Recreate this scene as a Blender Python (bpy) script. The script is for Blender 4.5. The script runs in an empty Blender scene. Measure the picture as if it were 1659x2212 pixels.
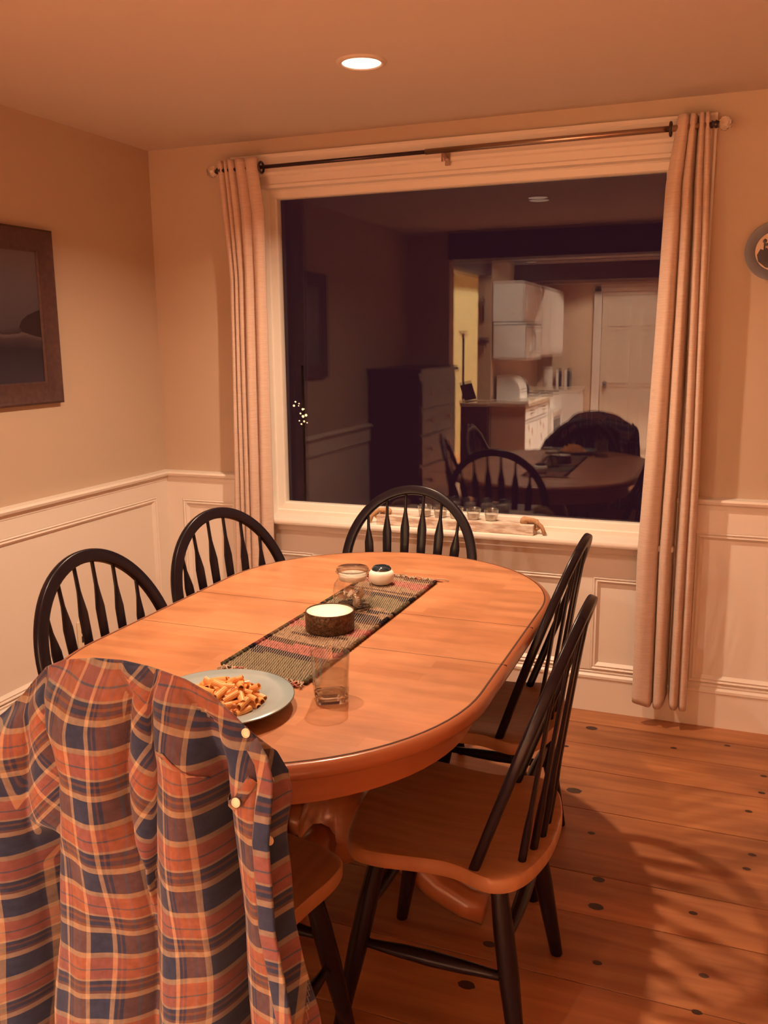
import bpy, bmesh, math, random
from math import sin, cos, pi, sqrt, radians
from mathutils import Vector, Matrix
random.seed(7)
S = bpy.context.scene
COL = S.collection

# ------------------------------------------------------------------ camera, world, light, exposure
yaw, pitch, roll = -0.3709, 0.1920, -0.0090
fw = Vector((sin(yaw)*cos(pitch), cos(yaw)*cos(pitch), -sin(pitch)))
rt = Vector((cos(yaw), -sin(yaw), 0)); up = rt.cross(fw)
rt2 = rt*cos(roll)+up*sin(roll); up2 = -rt*sin(roll)+up*cos(roll)
cd = bpy.data.cameras.new('camera'); cam = bpy.data.objects.new('camera', cd); COL.objects.link(cam)
cam.matrix_world = Matrix(((rt2.x, up2.x, -fw.x, 0), (rt2.y, up2.y, -fw.y, -3.535), (rt2.z, up2.z, -fw.z, 1.482), (0, 0, 0, 1)))
cd.sensor_fit = 'VERTICAL'; cd.sensor_height = 36; cd.sensor_width = 27; cd.lens = 1917.06/2212*36
cd.clip_start = 0.02
S.camera = cam
S.view_settings.view_transform = 'Standard'; S.view_settings.look = 'None'
S.view_settings.gamma = 1; S.view_settings.exposure = 0.0
S.cycles.use_denoising = True
S.cycles.max_bounces = 10; S.cycles.diffuse_bounces = 5; S.cycles.transparent_max_bounces = 24
S.cycles.sample_clamp_indirect = 4.0
w = bpy.data.worlds.new('night'); S.world = w; w.use_nodes = True
w.node_tree.nodes['Background'].inputs[0].default_value = (0.021, 0.0055, 0.0095, 1)
w.node_tree.nodes['Background'].inputs[1].default_value = 1.0
WARM = (1.0, 0.70, 0.46); WARM_K = (1.0, 0.80, 0.60)
P_DINE, P_DINE2, P_KIT, P_ROOM = 29.5, 15.0, 420.0, 620.0

# ------------------------------------------------------------------ helpers
def tagp(o, label=None, cat=None, group=None, kind=None):
    if label: o['label'] = label
    if cat: o['category'] = cat
    if group: o['group'] = group
    if kind: o['kind'] = kind
    return o
def empty(name, loc, rz=0, label=None, cat=None, group=None):
    o = bpy.data.objects.new(name, None); COL.objects.link(o); o.empty_display_size = .05
    o.location = loc; o.rotation_euler = (0, 0, rz)
    return tagp(o, label, cat, group)
def obj(name, bm, m, parent=None, smooth=False, loc=None, rz=None, label=None, cat=None, group=None, kind=None, auto=None):
    me = bpy.data.meshes.new(name); bm.normal_update(); bm.to_mesh(me); bm.free()
    for x in (m if isinstance(m, (list, tuple)) else [m]): me.materials.append(x)
    if smooth or auto:
        for p in me.polygons: p.use_smooth = True
        if auto: me.set_sharp_from_angle(angle=radians(auto))
    o = bpy.data.objects.new(name, me); COL.objects.link(o)
    if parent: o.parent = parent
    if loc: o.location = loc
    if rz is not None: o.rotation_euler = (0, 0, rz)
    return tagp(o, label, cat, group, kind)
def copy_tree(o, parent=None):
    c = o.copy(); COL.objects.link(c)
    if parent: c.parent = parent; c.matrix_parent_inverse = o.matrix_parent_inverse.copy()
    for ch in list(o.children): copy_tree(ch, c)
    return c
def box(bm, x0, x1, y0, y1, z0, z1, bev=0, mi=0):
    r = bmesh.ops.create_cube(bm, size=1); vs = r['verts']
    for v in vs: v.co = Vector(((x0+x1)/2+v.co.x*(x1-x0), (y0+y1)/2+v.co.y*(y1-y0), (z0+z1)/2+v.co.z*(z1-z0)))
    fs = set(f for v in vs for f in v.link_faces)
    for f in fs: f.material_index = mi
    if bev:
        es = list(set(e for v in vs for e in v.link_edges))
        bmesh.ops.bevel(bm, geom=es, offset=bev, segments=2, affect='EDGES', profile=.5)
def B(*a, **k):
    bm = bmesh.new(); box(bm, *a, **k); return bm
def lathe(bm, prof, seg=32, c=(0, 0, 0), cap=True, mi=0, sq=None):
    """profile of (r, z); sq(z-index) -> squareness exponent"""
    rings = []
    for k, (r, z) in enumerate(prof):
        ring = []
        for i in range(seg):
            a = 2*pi*i/seg; x, y = cos(a), sin(a)
            if sq:
                n = sq[k]; d = (abs(x)**n+abs(y)**n)**(-1/n); x *= d; y *= d
            ring.append(bm.verts.new((c[0]+r*x, c[1]+r*y, c[2]+z)))
        rings.append(ring)
    for a, b in zip(rings, rings[1:]):
        for i in range(seg):
            f = bm.faces.new((a[i], a[(i+1) % seg], b[(i+1) % seg], b[i])); f.material_index = mi
    if cap:
        if prof[0][0] > 1e-5: bm.faces.new(rings[0][::-1]).material_index = mi
        if prof[-1][0] > 1e-5: bm.faces.new(rings[-1]).material_index = mi
def L(prof, **k):
    bm = bmesh.new(); lathe(bm, prof, **k); return bm
def tube(bm, pts, rad, seg=10, mi=0, flat=None, ref=None):
    """sweep; rad list or number; flat=(a,b) section scale along ref / across"""
    pts = [Vector(p) for p in pts]; n = len(pts)
    if not isinstance(rad, (list, tuple)): rad = [rad]*n
    ref = Vector(ref) if ref else None
    rings = []; prev = None
    for i, p in enumerate(pts):
        t = (pts[min(i+1, n-1)]-pts[max(i-1, 0)]).normalized()
        if ref: u = ref-t*ref.dot(t)
        elif prev: u = prev-t*prev.dot(t)
        else:
            u = Vector((0, 0, 1)) if abs(t.z) < .9 else Vector((1, 0, 0)); u = u-t*u.dot(t)
        u.normalize(); prev = u; v = t.cross(u)
        fa, fb = (flat[i] if isinstance(flat, list) else flat) if flat else (1, 1)
        rings.append([bm.verts.new(p+u*cos(2*pi*k/seg)*rad[i]*fa+v*sin(2*pi*k/seg)*rad[i]*fb) for k in range(seg)])
    for a, b in zip(rings, rings[1:]):
        for k in range(seg):
            bm.faces.new((a[k], a[(k+1) % seg], b[(k+1) % seg], b[k])).material_index = mi
    bm.faces.new(rings[0][::-1]).material_index = mi; bm.faces.new(rings[-1]).material_index = mi
def T(pts, rad, **k):
    bm = bmesh.new(); tube(bm, pts, rad, **k); return bm
def grid(bm, nu, nv, f, mi=0, uv=None, wrap=False):
    V = [[bm.verts.new(f(i/nu, j/nv)) for i in range(nu+1)] for j in range(nv+1)]
    lay = bm.loops.layers.uv.verify() if uv else None
    for j in range(nv):
        for i in range(nu):
            fc = bm.faces.new((V[j][i], V[j][i+1], V[j+1][i+1], V[j+1][i])); fc.material_index = mi
            if uv:
                for lp, (a, b) in zip(fc.loops, ((i, j), (i+1, j), (i+1, j+1), (i, j+1))): lp[lay].uv = uv(a/nu, b/nv)
    return V
def interp(tab, x):
    if x <= tab[0][0]: return tab[0][1]
    for (a, b), (c, d) in zip(tab, tab[1:]):
        if x <= c: return b+(d-b)*(x-a)/(c-a)
    return tab[-1][1]
def sm(t): t = max(0, min(1, t)); return t*t*(3-2*t)

# ------------------------------------------------------------------ materials
def mat(name, col=(.8, .8, .8), rough=.6, metal=0, spec=.5, coat=0, emis=None, es=0, bump=None, var=None, sheen=0, trans=0, ior=1.45, sss=0):
    m = bpy.data.materials.new(name); m.use_nodes = True; N = m.node_tree; b = N.nodes['Principled BSDF']
    b.inputs['Base Color'].default_value = (*col, 1); b.inputs['Roughness'].default_value = rough
    b.inputs['Metallic'].default_value = metal; b.inputs['Specular IOR Level'].default_value = spec
    b.inputs['Coat Weight'].default_value = coat; b.inputs['Coat Roughness'].default_value = .12
    b.inputs['Sheen Weight'].default_value = sheen; b.inputs['Transmission Weight'].default_value = trans; b.inputs['IOR'].default_value = ior
    if emis: b.inputs['Emission Color'].default_value = (*emis, 1); b.inputs['Emission Strength'].default_value = es
    tc = N.nodes.new('ShaderNodeTexCoord')
    if var:   # (scale xyz, amount, second colour)
        mp = N.nodes.new('ShaderNodeMapping'); mp.inputs['Scale'].default_value = var[0]; N.links.new(tc.outputs['Object'], mp.inputs[0])
        ns = N.nodes.new('ShaderNodeTexNoise'); ns.inputs['Scale'].default_value = 1; ns.inputs['Detail'].default_value = 4; N.links.new(mp.outputs[0], ns.inputs[0])
        rp = N.nodes.new('ShaderNodeValToRGB'); rp.color_ramp.elements[0].position = .5-var[1]; rp.color_ramp.elements[1].position = .5+var[1]
        rp.color_ramp.elements[0].color = (*col, 1); rp.color_ramp.elements[1].color = (*var[2], 1)
        N.links.new(ns.outputs[0], rp.inputs[0]); N.links.new(rp.outputs[0], b.inputs['Base Color'])
    if bump:  # (scale xyz, strength, distance)
        mp = N.nodes.new('ShaderNodeMapping'); mp.inputs['Scale'].default_value = bump[0]; N.links.new(tc.outputs['Object'], mp.inputs[0])
        ns = N.nodes.new('ShaderNodeTexNoise'); ns.inputs['Scale'].default_value = 1; ns.inputs['Detail'].default_value = 3; N.links.new(mp.outputs[0], ns.inputs[0])
        bp = N.nodes.new('ShaderNodeBump'); bp.inputs['Strength'].default_value = bump[1]; bp.inputs['Distance'].default_value = bump[2]
        N.links.new(ns.outputs[0], bp.inputs['Height']); N.links.new(bp.outputs[0], b.inputs['Normal'])
    return m
def thin_glass(name, tint=(1, 1, 1), base=.04, rough=0.0):
    m = bpy.data.materials.new(name); m.use_nodes = True; N = m.node_tree; N.nodes.clear()
    out = N.nodes.new('ShaderNodeOutputMaterial'); mx = N.nodes.new('ShaderNodeMixShader')
    tr = N.nodes.new('ShaderNodeBsdfTransparent'); tr.inputs[0].default_value = (*tint, 1)
    gl = N.nodes.new('ShaderNodeBsdfGlossy'); gl.inputs['Roughness'].default_value = rough
    lw = N.nodes.new('ShaderNodeLayerWeight'); lw.inputs[0].default_value = .5
    pw = N.nodes.new('ShaderNodeMath'); pw.operation = 'POWER'; pw.inputs[1].default_value = 5
    ma = N.nodes.new('ShaderNodeMath'); ma.operation = 'MULTIPLY_ADD'; ma.inputs[1].default_value = 1-base; ma.inputs[2].default_value = base
    N.links.new(lw.outputs['Facing'], pw.inputs[0]); N.links.new(pw.outputs[0], ma.inputs[0]); N.links.new(ma.outputs[0], mx.inputs[0])
    N.links.new(tr.outputs[0], mx.inputs[1]); N.links.new(gl.outputs[0], mx.inputs[2]); N.links.new(mx.outputs[0], out.inputs[0])
    return m
M = {}
M['trim'] = mat('white_paint', (.80, .72, .64), .38, spec=.4, bump=((40, 40, 40), .05, .002))
M['wall'] = mat('beige_wall_paint', (.52, .40, .30), .85, spec=.2, bump=((160, 160, 160), .12, .001))
M['ceil'] = mat('ceiling_paint', (.62, .54, .48), .9, spec=.1, bump=((120, 120, 120), .15, .001))
M['black'] = mat('black_green_lacquer', (.012, .007, .010), .27, spec=.22, coat=.0)
M['seat'] = mat('oak_seat_wood', (.32, .135, .062), .4, coat=.1, var=((6, 60, 6), .25, (.44, .21, .10)))
M['lens'] = mat('lamp_lens', (.9, .8, .7), .5, emis=(1, .72, .5), es=3.0)
M['wax'] = mat('white_wax', (.88, .80, .70), .45, spec=.4)
M['clear'] = thin_glass('clear_glass', (.95, .95, .94), .12)
M['rimglass'] = thin_glass('bright_rim_glass', (.93, .93, .92), .25, .06)
M['pane'] = thin_glass('window_glass', (.98, .98, .98), .06)
M['steel'] = mat('brushed_nickel', (.42, .30, .24), .3, metal=1)
M['darkmetal'] = mat('dark_bronze', (.05, .03, .035), .35, metal=.6)
M['crystal'] = mat('cut_crystal', (.95, .9, .85), .03, trans=.85, ior=1.55)
M['curtain'] = mat('linen_curtain', (.66, .50, .41), .9, spec=.1, sheen=.2, var=((25, 25, 300), .3, (.53, .38, .30)), bump=((60, 60, 420), .35, .0015))
M['white'] = mat('white_appliance', (.80, .76, .70), .35)
M['darkwood'] = mat('dark_stained_wood', (.05, .018, .012), .35, var=((4, 40, 4), .3, (.03, .01, .008)))
M['brass'] = mat('brass', (.8, .5, .22), .25, metal=1)
M['counter'] = mat('counter_laminate', (.50, .38, .27), .3, var=((30, 30, 30), .2, (.62, .5, .38)))
M['tan'] = mat('tan_panel', (.42, .28, .20), .6)
M['beam'] = mat('dark_beam_wood', (.045, .02, .015), .6, bump=((4, 40, 40), .3, .003))
M['yellow'] = mat('yellow_wall_paint', (.84, .76, .46), .85)
M['kwall'] = mat('kitchen_wall_paint', (.52, .36, .24), .85)
M['paper'] = mat('paper', (.85, .8, .74), .7)
M['darkthing'] = mat('black_plastic', (.02, .018, .02), .35)

def wood_floor():
    m = bpy.data.materials.new('wide_pine_boards'); m.use_nodes = True; N = m.node_tree; b = N.nodes['Principled BSDF']; Lk = N.links.new
    tc = N.nodes.new('ShaderNodeTexCoord'); at = N.nodes.new('ShaderNodeAttribute'); at.attribute_name = 'tone'
    mp = N.nodes.new('ShaderNodeMapping'); mp.inputs['Scale'].default_value = (1.3, 16, 1); Lk(tc.outputs['Object'], mp.inputs[0])
    ns = N.nodes.new('ShaderNodeTexNoise'); ns.inputs['Scale'].default_value = 1.5; ns.inputs['Detail'].default_value = 6; ns.inputs['Distortion'].default_value = .6
    ad = N.nodes.new('ShaderNodeVectorMath'); ad.operation = 'ADD'; Lk(mp.outputs[0], ad.inputs[0]); Lk(at.outputs['Vector'], ad.inputs[1]); Lk(ad.outputs[0], ns.inputs[0])
    rp = N.nodes.new('ShaderNodeValToRGB'); e = rp.color_ramp.elements
    e[0].position = .3; e[0].color = (.30, .100, .042, 1); e[1].position = .7; e[1].color = (.50, .205, .082, 1)
    Lk(ns.outputs[0], rp.inputs[0])
    n2 = N.nodes.new('ShaderNodeTexNoise'); n2.inputs['Scale'].default_value = 2.3; n2.inputs['Detail'].default_value = 2
    m2 = N.nodes.new('ShaderNodeMapping'); m2.inputs['Scale'].default_value = (1, 2.6, 1); Lk(tc.outputs['Object'], m2.inputs[0]); Lk(m2.outputs[0], n2.inputs[0])
    mr = N.nodes.new('ShaderNodeMapRange'); mr.inputs[1].default_value = .35; mr.inputs[2].default_value = .65; mr.inputs[3].default_value = .78; mr.inputs[4].default_value = 1.1; Lk(n2.outputs[0], mr.inputs[0])
    hs = N.nodes.new('ShaderNodeHueSaturation'); Lk(rp.outputs[0], hs.inputs['Color'])
    mu = N.nodes.new('ShaderNodeMath'); mu.operation = 'MULTIPLY'
    sx = N.nodes.new('ShaderNodeSeparateXYZ'); Lk(at.outputs['Vector'], sx.inputs[0])
    m3 = N.nodes.new('ShaderNodeMapRange'); m3.inputs[1].default_value = 0; m3.inputs[2].default_value = 10; m3.inputs[3].default_value = .72; m3.inputs[4].default_value = 1.1; Lk(sx.outputs[0], m3.inputs[0])
    Lk(mr.outputs[0], mu.inputs[0]); Lk(m3.outputs[0], mu.inputs[1]); Lk(mu.outputs[0], hs.inputs['Value'])
    Lk(hs.outputs[0], b.inputs['Base Color']); b.inputs['Roughness'].default_value = .42; b.inputs['Specular IOR Level'].default_value = .4
    bp = N.nodes.new('ShaderNodeBump'); bp.inputs['Strength'].default_value = .15; bp.inputs['Distance'].default_value = .002; Lk(n2.outputs[0], bp.inputs['Height']); Lk(bp.outputs[0], b.inputs['Normal'])
    return m
M['floor'] = wood_floor()
M['knot'] = mat('pine_knot', (.028, .012, .010), .5, var=((90, 160, 10), .3, (.06, .02, .012)))
M['gap'] = mat('board_gap', (.06, .02, .012), .8)

def table_wood():
    m = bpy.data.materials.new('honey_butcher_block'); m.use_nodes = True; N = m.node_tree; b = N.nodes['Principled BSDF']; Lk = N.links.new
    tc = N.nodes.new('ShaderNodeTexCoord')
    br = N.nodes.new('ShaderNodeTexBrick'); br.offset = .43; br.inputs['Scale'].default_value = 1
    br.inputs['Brick Width'].default_value = .34; br.inputs['Row Height'].default_value = .042; br.inputs['Mortar Size'].default_value = 0
    br.inputs['Color1'].default_value = (.42, .170, .076, 1); br.inputs['Color2'].default_value = (.50, .220, .104, 1); br.inputs['Bias'].default_value = 0
    Lk(tc.outputs['Object'], br.inputs[0])
    mp = N.nodes.new('ShaderNodeMapping'); mp.inputs['Scale'].default_value = (7, 28, 7); Lk(tc.outputs['Object'], mp.inputs[0])
    ns = N.nodes.new('ShaderNodeTexNoise'); ns.inputs['Scale'].default_value = 1; ns.inputs['Detail'].default_value = 5; Lk(mp.outputs[0], ns.inputs[0])
    n2 = N.nodes.new('ShaderNodeTexNoise'); n2.inputs['Scale'].default_value = 5; n2.inputs['Detail'].default_value = 3; Lk(tc.outputs['Object'], n2.inputs[0])
    ad = N.nodes.new('ShaderNodeMath'); ad.operation = 'ADD'; Lk(ns.outputs[0], ad.inputs[0]); Lk(n2.outputs[0], ad.inputs[1])
    mr = N.nodes.new('ShaderNodeMapRange'); mr.inputs[1].default_value = .75; mr.inputs[2].default_value = 1.25; mr.inputs[3].default_value = .80; mr.inputs[4].default_value = 1.12; Lk(ad.outputs[0], mr.inputs[0])
    hs = N.nodes.new('ShaderNodeHueSaturation'); Lk(br.outputs[0], hs.inputs['Color']); Lk(mr.outputs[0], hs.inputs['Value'])
    Lk(hs.outputs[0], b.inputs['Base Color']); b.inputs['Roughness'].default_value = .36
    b.inputs['Specular IOR Level'].default_value = .35; b.inputs['Coat Weight'].default_value = .12; b.inputs['Coat Roughness'].default_value = .15
    return m
M['table'] = table_wood()
M['edge'] = mat('table_edge_wood', (.36, .12, .05), .28, coat=.4, var=((3, 3, 60), .3, (.30, .092, .038)))

def plaid():
    m = bpy.data.materials.new('orange_navy_flannel_plaid'); m.use_nodes = True; N = m.node_tree; b = N.nodes['Principled BSDF']; Lk = N.links.new
    uv = N.nodes.new('ShaderNodeUVMap'); uv.uv_map = 'UVMap'; sx = N.nodes.new('ShaderNodeSeparateXYZ'); Lk(uv.outputs[0], sx.inputs[0])
    navy, tan, org, rust, blue = (.026, .036, .080), (.34, .26, .18), (.31, .108, .070), (.135, .062, .042), (.08, .09, .125)
    def ramp(sock, stops):
        fr = N.nodes.new('ShaderNodeMath'); fr.operation = 'FRACT'; Lk(sock, fr.inputs[0])
        r = N.nodes.new('ShaderNodeValToRGB'); cr = r.color_ramp; cr.interpolation = 'LINEAR'
        pts = []; 
        for i, (p, c) in enumerate(stops):
            q = stops[i+1][0] if i+1 < len(stops) else 1.0
            pts += [(p+.004, c), (q-.004, c)]
        while len(cr.elements) > 1: cr.elements.remove(cr.elements[0])
        cr.elements[0].position = pts[0][0]; cr.elements[0].color = (*pts[0][1], 1)
        for p, c in pts[1:]:
            e = cr.elements.new(p); e.color = (*c, 1)
        Lk(fr.outputs[0], r.inputs[0]); return r.outputs[0]
    rv = ramp(sx.outputs[1], [(0, navy), (.31, tan), (.385, org), (.55, blue), (.572, org), (.70, tan), (.73, navy), (.785, rust), (.82, navy), (.88, rust), (.92, tan)])
    ru = ramp(sx.outputs[0], [(0, navy), (.36, tan), (.435, navy), (.49, rust), (.52, navy), (.57, rust), (.74, blue), (.765, rust), (.92, tan)])
    ru2 = N.nodes.new('ShaderNodeMix'); ru2.data_type = 'RGBA'; ru2.inputs[0].default_value = .48; Lk(rv, ru2.inputs[6]); Lk(ru, ru2.inputs[7])
    ns = N.nodes.new('ShaderNodeTexNoise'); ns.inputs['Scale'].default_value = 9; ns.inputs['Detail'].default_value = 4; Lk(uv.outputs[0], ns.inputs[0])
    mr = N.nodes.new('ShaderNodeMapRange'); mr.inputs[1].default_value = .3; mr.inputs[2].default_value = .7; mr.inputs[3].default_value = .82; mr.inputs[4].default_value = 1.12; Lk(ns.outputs[0], mr.inputs[0])
    hs = N.nodes.new('ShaderNodeHueSaturation'); hs.inputs['Saturation'].default_value = 1.0; Lk(ru2.outputs[2], hs.inputs['Color']); Lk(mr.outputs[0], hs.inputs['Value'])
    Lk(hs.outputs[0], b.inputs['Base Color']); b.inputs['Roughness'].default_value = .95; b.inputs['Specular IOR Level'].default_value = .1; b.inputs['Sheen Weight'].default_value = .15
    nb = N.nodes.new('ShaderNodeTexNoise'); nb.inputs['Scale'].default_value = 60; Lk(uv.outputs[0], nb.inputs[0])
    bp = N.nodes.new('ShaderNodeBump'); bp.inputs['Strength'].default_value = .25; bp.inputs['Distance'].default_value = .001; Lk(nb.outputs[0], bp.inputs['Height']); Lk(bp.outputs[0], b.inputs['Normal'])
    return m
M['plaid'] = plaid()

# ================================================================== STRUCTURE
WX0, WX1, YW = -2.44, 1.70, -0.07     # dining walls; YW = face of the window wall
CE = 2.30; YB = -7.6; XL = -5.0
GX0, GX1, GZ0, GZ1 = -1.845, -0.262, 0.766, 2.069    # visible glass
CXc = (GX0+GX1)/2

# floor: boards running along x inside one mesh
seams = [0.0, -.215, -.402, -.604, -.874, -1.226, -1.412, -1.669]
y = -1.669
while y > YB: y -= random.choice([.19, .22, .26, .30]); seams.append(y)
bm = bmesh.new(); tone = []
box(bm, XL, WX1, YB-.1, .1, -.06, -.004, mi=2)
for a, b_ in zip(seams, seams[1:]):
    x = XL
    while x < WX1:
        x2 = min(WX1, x+random.uniform(2.2, 3.6))
        if -1.2 < x2 < .9: x2 = WX1
        n0 = len(bm.verts); box(bm, x+.0008, x2-.0008, b_+.0016, a-.0016, -.03, 0, bev=.0008); x = x2
        t = random.uniform(0, 10); bm.verts.ensure_lookup_table()
        tone += [(n0, len(bm.verts), t)]
for (kx, ky) in [(-.421, -.258), (.069, -.239), (-.115, -.327), (-.488, -.447), (-.405, -.768), (.187, -.444), (.177, -.57), (.135, -.71), (-.313, -1.01), (.141, -.966), (.125, -1.046), (-.26, -1.243), (-.25, -1.368), (-.008, -1.307), (-.477, -1.612), (-.216, -1.586), (.025, -1.543), (.014, -1.671), (-.491, -1.769), (.5, -.5), (.8, -1.1), (.4, -1.9), (-1.9, -2.1), (1.2, -2.3)]:
    big = {(-.421, -.258): 1.7, (-.405, -.768): 1.9, (-.26, -1.243): 1.3, (-.25, -1.368): 1.5, (-.491, -1.769): 1.5, (-.477, -1.612): 1.2}.get((kx, ky), .85)
    ring = [bm.verts.new((kx+.0135*big*cos(2*pi*i/18)*(1+.1*sin(3*i+kx*50)), ky+.0095*big*sin(2*pi*i/18), .0004)) for i in range(18)]
    bm.faces.new(ring).material_index = 1
fl = obj('floor', bm, [M['floor'], M['knot'], M['gap']], kind='structure', label='wide knotty pine floorboards running across the room')
at = fl.data.attributes.new('tone', 'FLOAT_VECTOR', 'POINT')
for a, b_, t in tone:
    for i in range(a, b_): at.data[i].vector = (t, t*3.1, 0)

obj('ceiling', B(XL, WX1, YB-.1, .1, CE, CE+.1), M['ceil'], kind='structure', label='low painted ceiling')

# window wall with opening
HX0, HX1, HZ0, HZ1 = GX0-.05, GX1+.05, .70, GZ1+.05
bm = bmesh.new()
box(bm, XL, HX0, YW, .12, 0, CE); box(bm, HX1, WX1, YW, .12, 0, CE)
box(bm, HX0, HX1, YW, .12, 0, HZ0); box(bm, HX0, HX1, YW, .12, HZ1, CE)
obj('wall_window', bm, M['wall'], kind='structure', label='beige wall around the picture window')
obj('wall_left', B(WX0-.12, WX0, -3.42, YW, 0, CE), M['wall'], kind='structure', label='beige left wall with the painting')
obj('wall_right', B(WX1, WX1+.1, YB-.1, .1, 0, CE), M['wall'], kind='structure')
obj('wall_partition', B(WX0, -2.10, -3.42, -3.30, 0, CE), M['wall'], kind='structure', label='short wall beside the kitchen opening')
obj('wall_kitchen_back', B(-2.40, WX1, YB-.1, YB, 0, CE), M['kwall'], kind='structure')
obj('wall_back_room', B(XL, -2.40, YB-.1, YB, 0, CE), M['yellow'], kind='structure')
obj('wall_far_left', B(XL-.1, XL, YB-.1, .1, 0, CE), M['yellow'], kind='structure')
bm = bmesh.new(); box(bm, -2.40, -2.26, YB, -5.25, 0, CE)
obj('wall_kitchen_side', bm, M['kwall'], kind='structure', label='wall behind the kitchen cabinets')
obj('trim_beam_near', B(-2.10, WX1, -3.46, -3.26, 2.085, CE, bev=.004), M['beam'], kind='structure', label='dark beam over the kitchen opening')
obj('trim_beam_far', B(-2.26, WX1, -6.35, -6.2, 2.09, CE, bev=.004), M['beam'], kind='structure', label='dark beam across the kitchen ceiling')
obj('trim_header', B(-2.40, -2.26, -5.25, -3.42, 2.10, CE, bev=.003), M['beam'], kind='structure')

# wainscot panelling, chair rail, baseboard along the window wall and the left wall
def molding(bm, axis, a0, a1, z0, z1, d, face):
    """picture-frame moulding rectangle on wall; axis 'x' -> wall plane y=face, 'y' -> wall plane x=face"""
    prof = [(.0, 0), (.0, .010), (.006, .015), (.012, .010), (.018, .013), (.026, .004), (.030, 0)]
    cor = [(a0, z0, 1, 1), (a1, z0, -1, 1), (a1, z1, -1, -1), (a0, z1, 1, -1)]
    R = []
    for (a, z, sa, sz) in cor:
        R.append([bm.verts.new(((a+sa*p, face-q, z+sz*p) if axis == 'x' else (face+q, a+sa*p, z+sz*p))) for p, q in prof])
    for i in range(4):
        A, C = R[i], R[(i+1) % 4]
        for k in range(len(prof)-1): bm.faces.new((A[k], A[k+1], C[k+1], C[k]))
def wall_run_x(bm, x0, x1, panels, ptop, pbot=.175):
    """white panelled board on window wall between x0,x1 with recessed fields"""
    f = YW-.018
    top = ptop
    # stiles and rails
    xs = [x0]+[v for p in panels for v in p]+[x1]
    for i in range(0, len(xs), 2): box(bm, xs[i], xs[i+1], f, YW+.001, pbot, top)
    for p0, p1 in panels:
        box(bm, p0, p1, YW-.006, YW+.001, pbot, top)
        molding(bm, 'x', p0, p1, pbot, top, 0, YW-.006)
f = YW-.018
bm = bmesh.new()
wall_run_x(bm, WX0+.018, -2.0, [(-2.345, -2.06)], .765); box(bm, WX0+.018, -2.0, f, YW+.001, .765, .872)
wall_run_x(bm, -.165, WX1, [(-.09, .62), (.72, 1.6)], .765); box(bm, -.165, WX1, f, YW+.001, .765, .872)
wall_run_x(bm, -2.0, -.165, [(-1.93, -1.675), (-1.585, -.56), (-.46, -.21)], .560, .175); box(bm, -2.0, -.165, f, YW+.001, .560, .70)
obj('trim_1', bm, M['trim'], kind='structure', label='white raised panel wainscot under the window')
bm = bmesh.new()
box(bm, WX0, WX0+.018, -3.3, YW, .785, .872)
box(bm, WX0, WX0+.018, -3.3, -3.2, .175, .785); box(bm, WX0, WX0+.018, -.175, YW, .175, .785)
box(bm, WX0, WX0+.006, -3.2, -.175, .175, .785); molding(bm, 'y', -3.2, -.175, .175, .785, 0, WX0+.006)
obj('trim_2', bm, M['trim'], kind='structure', label='white panelled wainscot along the left wall')
def rail(bm, pts_dir, a0, a1, z, face):
    prof = [(0, -.030), (.020, -.028), (.022, -.012), (.036, -.006), (.040, .004), (.034, .012), (.0, .016)]
    A = []
    for a in (a0, a1):
        A.append([bm.verts.new((a, face-p, z+q) if pts_dir == 'x' else (face+p, a, z+q)) for p, q in prof])
    for k in range(len(prof)-1): bm.faces.new((A[0][k], A[0][k+1], A[1][k+1], A[1][k]))
    bm.faces.new(A[0]); bm.faces.new(A[1][::-1])
bm = bmesh.new(); rail(bm, 'x', WX0, -2.0, .880, YW); rail(bm, 'x', -.165, WX1, .880, YW); rail(bm, 'y', -3.3, YW, .880, WX0)
obj('trim_3', bm, M['trim'], kind='structure', auto=40, label='white chair rail moulding')
def base(bm, d, a0, a1, face):
    prof = [(.020, 0), (.020, .135), (.024, .140), (.024, .150), (.016, .158), (.018, .166), (.008, .176), (0, .178)]
    A = [[bm.verts.new((a, face-p, q) if d == 'x' else (face+p, a, q)) for p, q in prof] for a in (a0, a1)]
    for k in range(len(prof)-1): bm.faces.new((A[0][k], A[0][k+1], A[1][k+1], A[1][k]))
bm = bmesh.new(); base(bm, 'x', WX0, WX1, YW); obj('baseboard_window', bm, M['trim'], kind='structure', label='tall white baseboard below the window')
bm = bmesh.new(); base(bm, 'y', -3.3, YW, WX0); obj('baseboard_left', bm, M['trim'], kind='structure')

# window: casing, sash, stool, panes
win = empty('window_1', (CXc, 0, 0), label='large picture window reflecting the room at night'); win['kind'] = 'structure'
def wl(bm):
    for v in bm.verts: v.co.x -= CXc
    return bm
bm = bmesh.new()
# mitred head and side casing with stepped moulding
def frame_x(bm, x0, x1, z0, z1, prof, bottom=True):
    cor = [(x0, z0, -1, -1), (x1, z0, 1, -1), (x1, z1, 1, 1), (x0, z1, -1, 1)]
    R = [[bm.verts.new((x+sx*p, q, z+sz*p)) for p, q in prof] for (x, z, sx, sz) in cor]
    for i in range(4):
        if i == 0 and not bottom: continue
        A, C = R[i], R[(i+1) % 4]
        for k in range(len(prof)-1): bm.faces.new((A[k], C[k], C[k+1], A[k+1]))
frame_x(bm, GX0-.035, GX1+.035, .70, GZ1+.035, [(0, -.02), (.0, YW-.012), (.012, YW-.016), (.018, YW-.012), (.045, YW-.014), (.050, YW-.026), (.060, YW-.030), (.070, YW-.026), (.115, YW-.028), (.122, YW-.034), (.130, YW-.034), (.130, YW)], bottom=False)
obj('window_casing', wl(bm), M['trim'], win)
bm = bmesh.new()
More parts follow.
